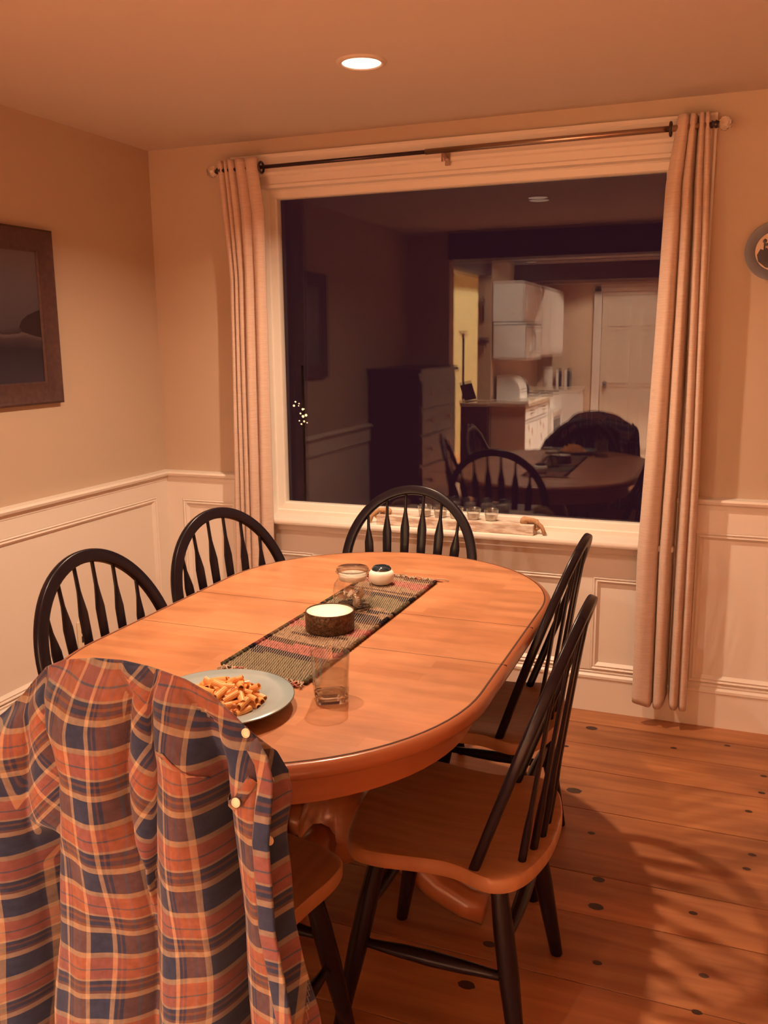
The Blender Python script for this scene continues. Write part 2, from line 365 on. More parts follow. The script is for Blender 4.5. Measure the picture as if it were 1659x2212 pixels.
frame_x(bm, GX0, GX1, GZ0, GZ1, [(0, .02), (0, -.012), (.004, -.020), (.030, -.024), (.034, -.030), (.052, -.030), (.052, .03)])
obj('window_sash', wl(bm), M['trim'], win)
bm = bmesh.new(); box(bm, -2.005, -.16, -.155, .02, .690, .716, bev=.010); box(bm, -1.96, -.20, YW-.035, YW, .655, .692, bev=.008)
obj('window_sill', wl(bm), M['trim'], win, auto=40)
def pane(y, tilt):
    bm = bmesh.new(); cz = (GZ0+GZ1)/2; h = (GZ1-GZ0)/2+.01
    vs = [bm.verts.new((x, y+tilt*s, cz+s*h)) for x, s in ((GX0-.01, -1), (GX1+.01, -1), (GX1+.01, 1), (GX0-.01, 1))]
    bm.faces.new(vs); return wl(bm)
obj('inner_glass_pane', pane(.004, .0004), M['pane'], win); obj('outer_glass_pane', pane(.020, .0022), M['pane'], win)
bm = bmesh.new()
for a in (0, 1): box(bm, (GX0-.01, GX1+.002)[a], (GX0-.002, GX1+.01)[a], .005, .02, GZ0-.01, GZ1+.01)
obj('glazing_spacer', wl(bm), M['darkmetal'], win)

# ================================================================== CEILING LIGHTS (their lamps inside)
def downlight(x, y, power, label, name='ceiling_light', size=.05, col=None, spread=146):
    t = empty(name, (x, y, CE), label=label, cat='ceiling light', group='recessed ceiling lights')
    obj('trim_ring', L([(.058, -.001), (.060, -.006), (.066, -.008), (.074, -.005), (.077, 0)], seg=48, cap=False), M['ceil'], t, smooth=True)
    obj('lens', L([(.0001, -.0035), (.059, -.0035)], seg=40, cap=False), M['lens'], t)
    ld = bpy.data.lights.new('downlight_lamp', 'AREA'); ld.shape = 'DISK'; ld.size = size; ld.energy = power; ld.color = col or WARM; ld.spread = radians(spread)
    lo = bpy.data.objects.new('downlight_lamp', ld); COL.objects.link(lo); lo.parent = t; lo.location = (0, 0, -.010)
downlight(-1.092, -.88, P_DINE, 'glowing recessed ceiling light above the table, nearest the window')
downlight(-1.127, -1.90, P_DINE2, 'recessed ceiling light over the near table half, seen only reflected in the window')
downlight(-2.0, -5.85, P_KIT, 'recessed kitchen ceiling light, reflected as a small double streak above the cabinets', col=WARM_K, spread=98)
downlight(-.75, -5.7, P_KIT, 'recessed kitchen ceiling light reflected beside the right curtain', col=WARM_K, spread=98)
downlight(-1.20, -4.58, 62, 'recessed kitchen ceiling light behind the photographer', col=WARM_K, spread=116)
downlight(-1.72, -4.98, 52, 'small recessed light added to brighten the end of the kitchen wall cabinets', col=WARM_K, spread=165)  # extra lamp, put in to brighten the cabinet end face
downlight(-1.15, -6.62, 400, 'unseen recessed light added behind the far beam to brighten the far end of the kitchen', col=WARM_K, spread=150)  # added lamp, kept out of sight by the beam, lifts the door wall
downlight(-3.30, -7.22, P_ROOM, 'recessed ceiling light in the bright yellow room beyond the kitchen', col=(1, .80, .52), spread=134)

# ================================================================== CURTAINS + ROD
def curtain(name, ltab, rtab, ztop, zbot, valleys, label, seed, y0=-.165, amp=.05):
    rnd = random.Random(seed); ph = [rnd.uniform(-.6, .6) for _ in range(12)]
    def f(u, v):
        z = ztop+(zbot-ztop)*v
        x0, x1 = interp(ltab, -z), interp(rtab, -z)
        yy = 0; pr = 0
        us = [0]+[a[0] for a in valleys]+[1]
        g = u+.012*sin(3.5*v+ph[0])*sin(pi*u)
        for a, b_ in zip(us, us[1:]):
            if a <= g <= b_: yy -= .55*amp*min(1, (b_-a)/.3)*sin(pi*(g-a)/(b_-a))**.7
        for a, w_, dp in valleys: yy += amp*dp*math.exp(-((g-a)/w_)**2)*(.8+.3*v)
        yy += .0035*sin(17*u+5*v+ph[2])+.003*sin(7*v+4*u)+.012*(u < .001)*0
        zz = z+(.006*sin(11*u+ph[3])+.25*yy*1 if v > .985 else 0)
        return (x0+(x1-x0)*g, y0+yy, zz)
    bm = bmesh.new(); grid(bm, 200, 90, f)
    o = obj(name, bm, M['curtain'], smooth=True, label=label, cat='curtain', group='linen curtains at the picture window')
    md = o.modifiers.new('thick', 'SOLIDIFY'); md.thickness = .0025; return o
curtain('curtain', [(-2.21, -2.035), (-1.75, -2.0), (-.95, -2.01), (-.1, -2.03)], [(-2.21, -1.85), (-2.0, -1.823), (-.95, -1.832), (-.1, -1.835)], 2.212, .085, [(.14, .025, .7), (.26, .022, .6), (.43, .022, .9), (.70, .05, .15)],
        'pale linen curtain hanging at the left side of the window, behind the left chairs', 3)
curtain('curtain', [(-2.21, -.222), (-2.0, -.251), (-1.53, -.262), (-1.03, -.276), (-.67, -.288), (-.1, -.282)], [(-2.21, -.121), (-1.84, -.105), (-1.03, -.088), (-.1, -.087)], 2.222, .09, [(.37, .03, .65), (.64, .055, 1.7), (.86, .03, .35)],
        'pale linen curtain hanging to the floor at the right side of the window', 9, y0=-.160)
rod = empty('curtain_rod', (-1.06, -.165, 2.172), label='nickel curtain rod with cut glass finials above the picture window', cat='curtain rod')
bm = bmesh.new(); tube(bm, [(-.99, 0, 0), (-.05, 0, .004)], .0075, seg=14); obj('inner_rod', bm, M['darkmetal'], rod, smooth=True, label='slimmer dark half of the telescoping rod')
bm = bmesh.new(); tube(bm, [(-.07, 0, .004), (.975, 0, .010)], .0105, seg=14); obj('outer_rod', bm, M['steel'], rod, smooth=True)
for sx, zz in ((-1.003, 0), (.990, .011)):
    bm = bmesh.new(); bmesh.ops.create_icosphere(bm, subdivisions=2, radius=.024)
    for v in bm.verts: v.co += Vector((sx, 0, zz))
    obj('finial', bm, M['crystal'], rod, label='faceted glass ball finial')
    s = 1 if sx < 0 else -1
    bm = bmesh.new(); tube(bm, [(sx+s*.020, 0, zz), (sx+s*.030, 0, zz), (sx+s*.034, 0, zz), (sx+s*.044, 0, zz)], [.010, .014, .010, .014], seg=14)
    obj('finial_collar', bm, M['darkmetal'], rod, smooth=True)
bm = bmesh.new(); tube(bm, [(0, .0, -.010), (0, .03, -.018), (0, .062, -.014)], .006, seg=8); box(bm, -.010, .010, .055, .066, -.04, .02, bev=.002); tube(bm, [(0, 0, -.008), (0, -.004, -.020), (0, .004, -.032)], [.007, .005, .008], seg=8)
obj('rod_bracket', bm, M['steel'], rod, smooth=False)
def grommet(x, z):
    bm = bmesh.new(); pts = [(0, .021*cos(a), .021*sin(a)) for a in [2*pi*k/20 for k in range(21)]]
    tube(bm, pts[:-1]+[pts[0]], .005, seg=8)
    obj('curtain_grommet', bm, M['darkmetal'], loc=(x, -.165, z), smooth=True, label='dark metal grommet ring on the rod at the inner edge of the %s curtain' % ('left' if x < -1 else 'right'), cat='curtain ring')
grommet(-1.832, 2.172); grommet(-.245, 2.180)
# glowing beads outside, added to stand in for an unidentified sparkle in the window
M['sparkle'] = mat('warm_sparkle_bead', (.9, .7, .4), .5, emis=(1, .62, .30), es=2.2)
ob = empty('sparkle_beads', (-3.75, 4.0, .80), label='tiny cluster of warm glowing beads on a stake outside the window, standing in for an unidentified sparkle low at its left', cat='glow beads')
rs = random.Random(12)
obj('stake', T([(0, .03, -.9), (0, .03, .45)], .012, seg=8), M['darkwood'], ob)
for k in range(13):
    bm = bmesh.new(); bmesh.ops.create_icosphere(bm, subdivisions=1, radius=rs.uniform(.006, .014), matrix=Matrix.Translation((rs.uniform(-.07, .07), rs.uniform(-.05, .02), rs.uniform(-.10, .12))))
    obj('glow_bead', bm, M['sparkle'], ob)

# ================================================================== TABLE
TX, TY1, TY2, TR, TZ = -.925, -1.23, -1.855, .503, .765
TYc = (TY1+TY2)/2
def stadium(r, n=40):
    h = (TY1-TY2)/2; pts = []
    for i in range(n+1): a = pi*i/n; pts.append((r*cos(a), h+r*sin(a)))
    for i in range(n+1): a = pi+pi*i/n; pts.append((r*cos(a), -h+r*sin(a)))
    return pts
tb = empty('dining_table', (TX, TYc, 0), label='oval honey-coloured wooden dining table with a leaf, in the middle of the room', cat='table')
def stad_loft(bm, prof, mi=0, cap=False):
    R = [[bm.verts.new((x, y, z)) for x, y in stadium(r)] for r, z in prof]; n = len(R[0])
    for a, b_ in zip(R, R[1:]):
        for i in range(n): bm.faces.new((a[i], a[(i+1) % n], b_[(i+1) % n], b_[i])).material_index = mi
    if cap: bm.faces.new(R[-1]).material_index = mi
    return R
# top surface split by the two leaf seams (thin dark grooves)
ri = TR-.020
bm = bmesh.new(); stad_loft(bm, [(ri, TZ-.02), (ri, TZ)], cap=True)
o = obj('tabletop', bm, M['table'], tb)
bm = bmesh.new()
stad_loft(bm, [(ri+.0015, TZ-.02), (ri+.0015, TZ-.0012), (ri+.0035, TZ+.0002), (TR-.009, TZ-.002), (TR-.002, TZ-.009), (TR, TZ-.018), (TR-.003, TZ-.027), (TR-.012, TZ-.032), (TR-.03, TZ-.034)])
obj('rounded_edge', bm, M['edge'], tb, smooth=True, label='darker bullnose edge around the top')
bm = bmesh.new(); stad_loft(bm, [(ri-.0016, TZ+.0003), (ri+.0022, TZ+.0003)]); obj('groove', bm, M['gap'], tb, label='thin dark groove inside the rim')
bm = bmesh.new()
for yy in (.14, -.14): box(bm, -ri-.01, ri+.013, yy-.0006, yy+.0006, TZ-.01, TZ+.0003)
obj('leaf_seam', bm, M['knot'], tb)
bm = bmesh.new(); stad_loft(bm, [(TR-.03, TZ-.033), (TR-.045, TZ-.036), (TR-.050, TZ-.045), (TR-.052, TZ-.098), (TR-.075, TZ-.098), (TR-.075, TZ-.034)])
obj('apron', bm, M['edge'], tb, auto=40)
bm = bmesh.new()
for sx in (-1, 1): box(bm, sx*.22-.025, sx*.22+.025, -.68, .68, TZ-.10, TZ-.032, bev=.004)
obj('extension_slide', bm, M['seat'], tb)
prof = [(.17, .60), (.17, .625), (.12, .64), (.075, .60), (.06, .56), (.085, .50), (.10, .42), (.095, .34), (.07, .28), (.085, .25), (.10, .21), (.10, .15), (.085, .13)]
bm = bmesh.new(); lathe(bm, [(.17, .675)]+prof[1:][::1] if 0 else [(.085, .13), (.10, .15), (.10, .21), (.085, .25), (.07, .28), (.095, .34), (.10, .42), (.085, .50), (.06, .56), (.075, .60), (.16, .645), (.17, .675)], seg=36)
obj('pedestal', bm, M['edge'], tb, auto=50)
bm = bmesh.new(); box(bm, -.26, .26, -.30, .30, .668, .70, bev=.006); obj('pedestal_plate', bm, M['edge'], tb)
for (sx, sy) in ((1, 0), (-1, 0), (0, 1), (0, -1)):
    bm = bmesh.new(); d = Vector((sx, sy, 0))
    pts = [Vector((0, 0, .20))+d*.06, Vector((0, 0, .195))+d*.13, Vector((0, 0, .15))+d*.21, Vector((0, 0, .085))+d*.29, Vector((0, 0, .052))+d*.37, Vector((0, 0, .045))+d*.42]
    tube(bm, pts, [.05, .05, .046, .042, .042, .040], seg=12, flat=(1.0, .9), ref=(0, 0, 1)); obj('leg', bm, M['edge'], tb, smooth=True)
bm = bmesh.new(); box(bm, .29, .335, .40, .46, TZ-.13, TZ-.098, bev=.006); obj('table_lock', bm, M['darkmetal'], tb)

# ================================================================== CHAIRS
def bow_pt(s):
    """bow centreline, s in 0..1 from one foot to the other -> (lateral, height)"""
    a, b_, z0 = .236, .250, .70
    l1 = .262; arc = pi*.5*(a+b_); tot = 2*l1+arc; d = s*tot
    if d < l1: t = d/l1; return (-(.188+(a-.188)*sin(t*pi/2)), .445+(z0-.445)*t)
    if d > tot-l1: t = (tot-d)/l1; return ((.188+(a-.188)*sin(t*pi/2)), .445+(z0-.445)*t)
    th = pi*(d-l1)/arc; return (-a*cos(th), z0+b_*sin(th))
def lean(h): return -.075-(h-.45)*.352
def make_chair():
    t = empty('windsor_chair', (0, 0, 0))
    # seat
    half = [(.238, 0), (.232, .08), (.218, .15), (.198, .196), (.168, .214), (.12, .215), (.06, .206), (.0, .199), (-.04, .202), (-.08, .216), (-.115, .222), (-.15, .206), (-.178, .165), (-.197, .10), (-.205, .04)]
    out = half+[(x, -y_) for x, y_ in half[::-1] if y_ > 0]
    # densify
    O = []; n = len(out)
    for i in range(n):
        p0, p1, p2, p3 = [Vector(out[(i+k) % n]) for k in (-1, 0, 1, 2)]
        for k in range(4):
            tt = k/4; O.append(.5*((2*p1)+(-p0+p2)*tt+(2*p0-5*p1+4*p2-p3)*tt*tt+(-p0+3*p1-3*p2+p3)*tt**3))
    bm = bmesh.new()
    def dish(x, y_):
        r = min(1, (x*x/.045+y_*y_/.036)); e = -.014*(1-r)**1.0 if r < 1 else 0
        return e+(.006*math.exp(-(y_/.03)**2)*sm((x-.02)/.2))
    rings = []
    for s_, zo in ((.12, 0), (.3, 0), (.5, 0), (.68, 0), (.82, 0), (.93, 0), (.985, -.001), (1.0, -.006), (1.0, -.026), (.985, -.034), (.9, -.036)):
        rings.append([bm.verts.new((p.x*s_, p.y*s_, .45+zo+(dish(p.x*s_, p.y*s_) if zo > -.002 else 0))) for p in O])
    m_ = len(O)
    for a, b_ in zip(rings, rings[1:]):
        for i in range(m_): bm.faces.new((a[i], b_[i], b_[(i+1) % m_], a[(i+1) % m_]))
    bm.faces.new(rings[0]); bm.faces.new(rings[-1][::-1])
    obj('seat', bm, M['seat'], t, auto=50, label='natural wood saddle seat')
    # legs
    tops = {(1, 1): (.145, .150), (1, -1): (.145, -.150), (-1, 1): (-.110, .150), (-1, -1): (-.110, -.150)}
    feet = {(1, 1): (.225, .200), (1, -1): (.225, -.200), (-1, 1): (-.178, .202), (-1, -1): (-.178, -.202)}
    def lp(k, z):
        q = (.42-z)/.42; a, b_ = Vector((*tops[k], .42)), Vector((*feet[k], 0)); return a+(b_-a)*q
    for k in tops:
        bm = bmesh.new(); hs = [.425, .38, .30, .20, .10, .0]; tube(bm, [lp(k, h) for h in hs], [.015, .018, .0215, .0215, .018, .0145], seg=16)
        obj('leg', bm, M['black'], t, smooth=True)
    def stretcher(ka, kb, z):
        a, b_ = lp(ka, z), lp(kb, z); bm = bmesh.new()
        tube(bm, [a+(b_-a)*q for q in (0, .12, .3, .5, .7, .88, 1)], [.009, .0105, .0145, .0165, .0145, .0105, .009], seg=14); obj('stretcher', bm, M['black'], t, smooth=True)
    stretcher((1, 1), (-1, 1), .205); stretcher((1, -1), (-1, -1), .205); stretcher((1, 1), (1, -1), .275); stretcher((-1, 1), (-1, -1), .275)
    # bow
    bm = bmesh.new(); pts = []; N_ = 72
    for i in range(N_+1):
        u, h = bow_pt(i/N_); pts.append(Vector((lean(h), u, h)))
    nrm = Vector((1, 0, .352)).normalized()
    # rounded-rectangle section: width in plane .034, thickness .021
    sec = []
    hw, ht, rr = .0170, .0105, .006
    for cx_, cy_, a0 in ((hw-rr, ht-rr, 0), (-hw+rr, ht-rr, pi/2), (-hw+rr, -ht+rr, pi), (hw-rr, -ht+rr, 3*pi/2)):
        for k in range(4): a = a0+k*pi/6; sec.append((cx_+rr*cos(a), cy_+rr*sin(a)))
    R = []
    for i, p in enumerate(pts):
        tg = (pts[min(i+1, N_)]-pts[max(i-1, 0)]).normalized(); sd = nrm.cross(tg).normalized()
        R.append([bm.verts.new(p+sd*a+nrm*b_) for a, b_ in sec])
    for a, b_ in zip(R, R[1:]):
        for k in range(len(sec)): bm.faces.new((a[k], a[(k+1) % len(sec)], b_[(k+1) % len(sec)], b_[k]))
    bm.faces.new(R[0][::-1]); bm.faces.new(R[-1])
    obj('bow_back', bm, M['black'], t, smooth=True)
    # arrow spindles
    for ub, ut in ((-.138, -.172), (-.084, -.104), (-.028, -.034), (.028, .034), (.084, .104), (.138, .172)):
        ht_ = .70+.250*sqrt(max(0, 1-(ut/.236)**2))-.006
        xb = -.178+.9*ub*ub*1.2
        A, Bp = Vector((xb, ub, .447)), Vector((lean(ht_), ut, ht_)); Lg = (Bp-A).length
        ss = [0, .06, .14, .22, .30, .5, .66, .74, .80, .86, .93, 1]
        wd = [.0085, .0085, .0085, .010, .0135, .0160, .0172, .0172, .012, .0062, .0052, .0050]
        th = [.0085, .0085, .0085, .0075, .0055, .0050, .0045, .0045, .0045, .0048, .0050, .0050]
        P = [A+(Bp-A)*s_ for s_ in ss]
        bm = bmesh.new(); tube(bm, P, [1]*len(P), seg=14, flat=[(b_, a) for a, b_ in zip(wd, th)], ref=(1, 0, 0))
        obj('arrow_spindle', bm, M['black'], t, auto=60)
    return t
ch0 = make_chair()
CH = [(-1.035, -.812, radians(-90), 'black bow-back windsor chair at the far end of the table, in front of the window'),
      (-1.245, -1.235, radians(-13), 'black bow-back windsor chair on the left side of the table, nearer the window'),
      (-1.250, -1.785, radians(0), 'black bow-back windsor chair on the left side, between the wall outlet and the plaid shirt'),
      (-.492, -1.788, radians(180), 'black windsor chair with wood seat pulled out at the near right of the table'),
      (-.588, -1.195, radians(180), 'black windsor chair on the right side of the table, behind the nearer right chair'),
      (-.889, -2.228, radians(87), 'windsor chair at the near end of the table, its back covered by a plaid shirt')]
for i, (x, y_, rz, lab) in enumerate(CH):
    c = ch0 if i == 0 else copy_tree(ch0)
    c.location = (x, y_, 0); c.rotation_euler = (0, 0, rz); tagp(c, lab, 'chair', 'windsor chairs around the table')

# ================================================================== SHIRT on the near chair
OUT = [(-1.20, .74), (-1.165, .81), (-1.12, .855), (-1.063, .898), (-1.045, .914), (-1.022, .934), (-1.0, .958), (-.973, .984), (-.938, 1.000), (-.882, 1.010), (-.829, 1.013), (-.777, 1.009), (-.721, .998), (-.680, .982), (-.634, .952), (-.604, .930), (-.567, .910), (-.550, .883)]
XR = [(-.883, -.550), (-.849, -.547), (-.804, -.547), (-.745, -.541), (-.669, -.536), (-.609, -.525), (-.517, -.509), (-.40, -.50), (-.2, -.49)]  # right silhouette x by -z
def btab(l): return sorted([(-z, x) for x, z in l])
BT = {'B1': btab([(-1.001, .958), (-1.01, .826), (-1.034, .685), (-1.029, .58), (-1.041, .356)]),
      'B2': btab([(-.967, .979), (-.954, .901), (-.932, .84), (-.935, .773), (-.954, .668), (-.979, .521), (-.997, .369)]),
      'B3': btab([(-.827, .998), (-.796, .972), (-.801, .925), (-.81, .861), (-.809, .798), (-.801, .741), (-.779, .707), (-.783, .573), (-.795, .431)]),
      'B4': btab([(-.764, 1.0), (-.763, .931), (-.757, .87), (-.764, .743), (-.775, .608), (-.787, .43)]),
      'B5': btab([(-.716, .983), (-.669, .946), (-.663, .887), (-.658, .796), (-.648, .673), (-.647, .475)]),
      'B6': btab([(-.706, .984), (-.658, .941), (-.645, .889), (-.636, .799), (-.624, .676), (-.622, .479)])}
def topz(x): return interp(OUT, x)
shirt = empty('plaid_shirt', (-.89, -2.52, .96), label='orange and navy plaid flannel shirt draped over the back of the nearest chair', cat='shirt')
def sl(p): return (p[0]+.89, p[1]+2.52, p[2]-.96)
PV, PU = .1145, .104
def bnd(k, z, x=None): return interp(BT[k], -z)
def dist(z, xx):
    return 0
def lobe(x, a, b_):
    if x <= a or x >= b_: return 0
    t = (x-a)/(b_-a); return sin(pi*t)**.72
NU, NV = 420, 260
def shirt_f(u, v):
    # u: across, v: down. x at top follows outline; below it follows the right silhouette
    x_top = -1.20+(-.552+1.20)*u
    zt = topz(x_top)
    zb = .235+.02*sin(9*u)+.03*sin(2.6*u+1)
    if v < .06:      # part falling over the front of the bow
        q = 1-v/.06
    else: q = 0
    vv = max(0, (v-.06)/.94)
    z = zt+(zb-zt)*vv
    xr = interp(XR, -z) if z < .883 else -.550
    k = sm((x_top+.75)/.20)
    x = x_top+(xr+.550)*k
    x -= .012*sm(-(x_top+.95)/.2)*vv
    b1, b2, b3, b4, b5, b6 = [bnd(n, z) for n in ('B1', 'B2', 'B3', 'B4', 'B5', 'B6')]
    d = 0
    d += .048*lobe(x, -1.26, b1)
    d += .060*lobe(x, b2, b3)
    d += .052*lobe(x, b4, b5)
    d += .050*lobe(x, b6, xr+.03)
    d += .012*lobe(x, b1+.004, b2-.004)*sm((z-.6)/.1)+.022*lobe(x, b3, b4)*sm((z-.6)/.1)
    drop = zt-z
    d *= sm(drop/.10)*.85+.15*sm(drop/.03)
    d -= .085*math.exp(-((x-(b5+b6)/2)/.016)**2)*sm(drop/.25)
    d -= .08*math.exp(-((x-(b1+b2)/2)/.030)**2)*sm((.74-z)/.08)
    # secondary wrinkles
    d += .0035*sin(46*x+9*z+1.3*sin(11*z))*sm(drop/.08)+.0022*sin(90*x-14*z)*sm(drop/.12)
    d += .004*sin(17*z+6*x)*sm(drop/.1)
    # valley widening below
    y_ = -2.500-.018*sm(drop/.05)-d+.018*sm((.62-z)/.4)*0
    if q > 0:
        y_ = -2.500+.035*sin(q*pi/2); z = zt-.10*(1-cos(q*pi/2))
        x = x_top-.07*q*sm((x_top+.68)/.1)
    else:
        z = z-.0
    # roundness at the crest
    if 0 < drop < .02 and q == 0: y_ += 0
    # right edge wraps to the far side
    e = sm((x-(xr-.045))/.045)
    if q == 0: y_ += .045*e*e*sm((zt-z)/.05)
    return x, y_, z
def shirt_uv(u, v):
    x, y_, z = shirt_f(u, v)
    zt = topz(-1.20+.648*u)
    b1, b2, b3, b4 = [bnd(n, z) for n in ('B1', 'B2', 'B3', 'B4')]
    U = (x+.012*sin(8*z))/PU; V = -z/PV
    # arc-length stretch of u over the lobes
    for a, b_, am in ((b2, b3, .030), (b4, bnd('B5', z), .026), (bnd('B6', z), -.52, .03)):
        if a < x < b_:
            t = (x-a)/(b_-a); U += -am/PU*cos(pi*t)*.75
    # diagonal cloth in the two upper valleys
    def rot(U, V, cx_, cz_, ang, wgt):
        cu, cv = cx_/PU, -cz_/PV
        du, dv = (U-cu)*PU, (V-cv)*PV
        ru, rv_ = du*cos(ang)-dv*sin(ang), du*sin(ang)+dv*cos(ang)
        return cu+ru/PU, cv+rv_/PV
    zlow = sm((z-.70)/.06)
    w1 = sm((x-b1+.012)/.024)*sm((b2-x+.006)/.012)*sm((z-.62)/.12); U += (z-.8)*7.0*w1; V += (x-b1)*7.5*w1
    w2 = sm((x-b3+.006)/.012)*sm((b4-x+.006)/.012)*sm((z-.64)/.12); U -= (z-.8)*7.0*w2; V -= (x-b3)*8.0*w2
    V += .06*sin(30*x+5*z)+.05*sin(13*x)
    if x > bnd('B6', z): V += (x-bnd('B6', z))*-1.2
    return (U+.35, V+.12)
bm = bmesh.new(); grid(bm, NU, NV, lambda u, v: sl(shirt_f(u, v)), uv=shirt_uv)
o = obj('shirt_body', bm, M['plaid'], shirt, smooth=True); o.data.uv_layers[0].name = 'UVMap'
md = o.modifiers.new('cloth', 'SOLIDIFY'); md.thickness = .0022; md.offset = 1
# front half of the shirt hanging on the table side of the bow, seen past the right edge
def front_f(u, v):
    x = -1.13+(-.575+1.13)*u; zt = topz(min(x, -.6))-.05; z = zt+(.26-zt)*v
    x += .075*v*sm((u-.6)/.4)
    return sl((x, -2.445+.035*v+.008*sin(22*u+3*v), z))
def strip(name, pts, wid, yy, thick, uvs=(1, 1), lab=None, wavy=0):
    """cloth strip following pts (x,z)"""
    bm = bmesh.new(); lay = bm.loops.layers.uv.verify(); n = len(pts); R = []
    for i, (x, z) in enumerate(pts):
        a, b_ = pts[max(0, i-1)], pts[min(n-1, i+1)]; tx, tz = b_[0]-a[0], b_[1]-a[1]; l = sqrt(tx*tx+tz*tz); nx, nz = -tz/l, tx/l
        yv = yy(x, z) if callable(yy) else yy
        R.append([bm.verts.new(sl((x+nx*wid*s, yv-(thick if abs(s) < .9 else thick*.3)+wavy*sin(i*1.9)*(s > 0), z+nz*wid*s))) for s in (-1, -.8, 0, .8, 1)])
    for i in range(n-1):
        for k in range(4):
            f_ = bm.faces.new((R[i][k], R[i][k+1], R[i+1][k+1], R[i+1][k]))
            for lp, (ii, kk) in zip(f_.loops, ((i, k), (i, k+1), (i+1, k+1), (i+1, k))):
                c_ = R[ii][kk].co; lp[lay].uv = ((c_.x-.89)/PU*uvs[0]+.5, -(c_.z+.96)/PV*uvs[1]+.3)
    return bm
def surf_y(x, z):
    # nearest surface depth for a point
    best = None
    u = (x+1.20)/.648
    for _ in range(12):
        zt = topz(-1.20+.648*min(1, max(0, u))); zb = .235+.02*sin(9*u)+.03*sin(2.6*u+1); vv = (zt-z)/(zt-zb); v = .06+.94*max(0, min(1, vv))
        px = shirt_f(min(1, max(0, u)), v); u += (x-px[0])/.648*.8
        u = min(1, max(0, u))
    return px[1]
pl = [(-.600, .925), (-.580, .905), (-.566, .882), (-.561, .850), (-.560, .81), (-.554, .75), (-.550, .68), (-.540, .61), (-.526, .53), (-.516, .45), (-.508, .36), (-.50, .27)]
bm = strip('placket', pl, .012, lambda x, z: surf_y(x-.014, z)-.008-.012*sm((.68-z)/.2), .004)
o = obj('button_placket', bm, M['plaid'], shirt, smooth=True); o.data.uv_layers[0].name = 'UVMap'
md = o.modifiers.new('cloth', 'SOLIDIFY'); md.thickness = .002
pk = [(-.652, .853), (-.638, .848), (-.626, .843), (-.614, .846), (-.602, .855), (-.594, .870), (-.586, .884)]
bm = strip('pocket', pk, .008, lambda x, z: surf_y(x, z)-.004, .004, wavy=.003)
o = obj('pocket_flap', bm, M['plaid'], shirt, smooth=True); o.data.uv_layers[0].name = 'UVMap'
M['button'] = mat('shirt_button', (.85, .68, .52), .3)
for (bx, bz) in ((-.611, .936), (-.566, .881), (-.557, .803), (-.602, .856), (-.543, .655), (-.519, .49)):
    yb = surf_y(min(bx-.004, -.56), bz)-.010
    bm = bmesh.new(); lathe(bm, [(.0055, 0), (.0068, .0012), (.0068, .0024), (.0052, .003), (.0045, .0022), (.0001, .0022)], seg=20, cap=True)
    bmesh.ops.rotate(bm, verts=bm.verts, cent=(0, 0, 0), matrix=Matrix.Rotation(radians(80), 3, 'X'))
    for v in bm.verts: v.co += Vector(sl((bx, yb, bz)))
    obj('button', bm, M['button'], shirt, smooth=False, label='round cream shirt button')
# seams (narrow raised ridges of the same cloth)
for pts in ([(-.762, .905), (-.735, .905), (-.718, .907), (-.700, .895), (-.682, .878), (-.668, .862)],):
    o = obj('yoke_seam', strip('s', pts, .003, lambda x, z: surf_y(x, z)-.0008, .002), M['plaid'], shirt, smooth=True); o.data.uv_layers[0].name = 'UVMap'

# ================================================================== THINGS ON THE TABLE
# woven runner
def runner_mat():
    m = bpy.data.materials.new('rag_weave'); m.use_nodes = True; N = m.node_tree; b = N.nodes['Principled BSDF']; Lk = N.links.new
    at = N.nodes.new('ShaderNodeAttribute'); at.attribute_name = 'Col'; Lk(at.outputs['Color'], b.inputs['Base Color'])
    b.inputs['Roughness'].default_value = .95; b.inputs['Specular IOR Level'].default_value = .1
    return m
M['runner'] = runner_mat()
def colored(o, fn):
    ca = o.data.color_attributes.new('Col', 'FLOAT_COLOR', 'POINT')
    for i, v in enumerate(o.data.vertices): ca.data[i].color = (*fn(v.co, i), 1)
olive, tanc, pink, navy2, brn, crm = (.115, .095, .058), (.21, .13, .08), (.27, .075, .068), (.022, .016, .024), (.06, .026, .02), (.42, .32, .23)
bands = [(0, olive), (.13, navy2), (.165, pink), (.225, brn), (.25, tanc), (.31, brn), (.325, tanc), (.36, pink), (.42, tanc), (.47, brn), (.49, navy2), (.545, tanc), (.58, navy2), (.60, tanc), (.62, olive), (.74, navy2), (.785, tanc), (.80, brn), (.82, tanc), (.88, pink), (.95, tanc), (.97, brn)]
RX0n, RX1n, RX0f, RX1f, RYn, RYf = -1.022, -.805, -.998, -.790, -1.925, -1.075
rows = 60
def rc(t, x, jit):
    c = bands[0][1]
    for p, q in bands:
        if t >= p: c = q
    c = Vector(c)
    return c*jit
run = empty('table_runner', (-.905, -1.5, TZ), label='striped rag-woven runner with fringed ends along the table centre', cat='table runner')
bm = bmesh.new(); info = []
nx = 34
rowj = [[random.uniform(.6, 1.25) for _ in range(nx*2+2)] for _ in range(rows)]
for r in range(rows):
    t0 = r/rows; 
    for h in range(3): pass
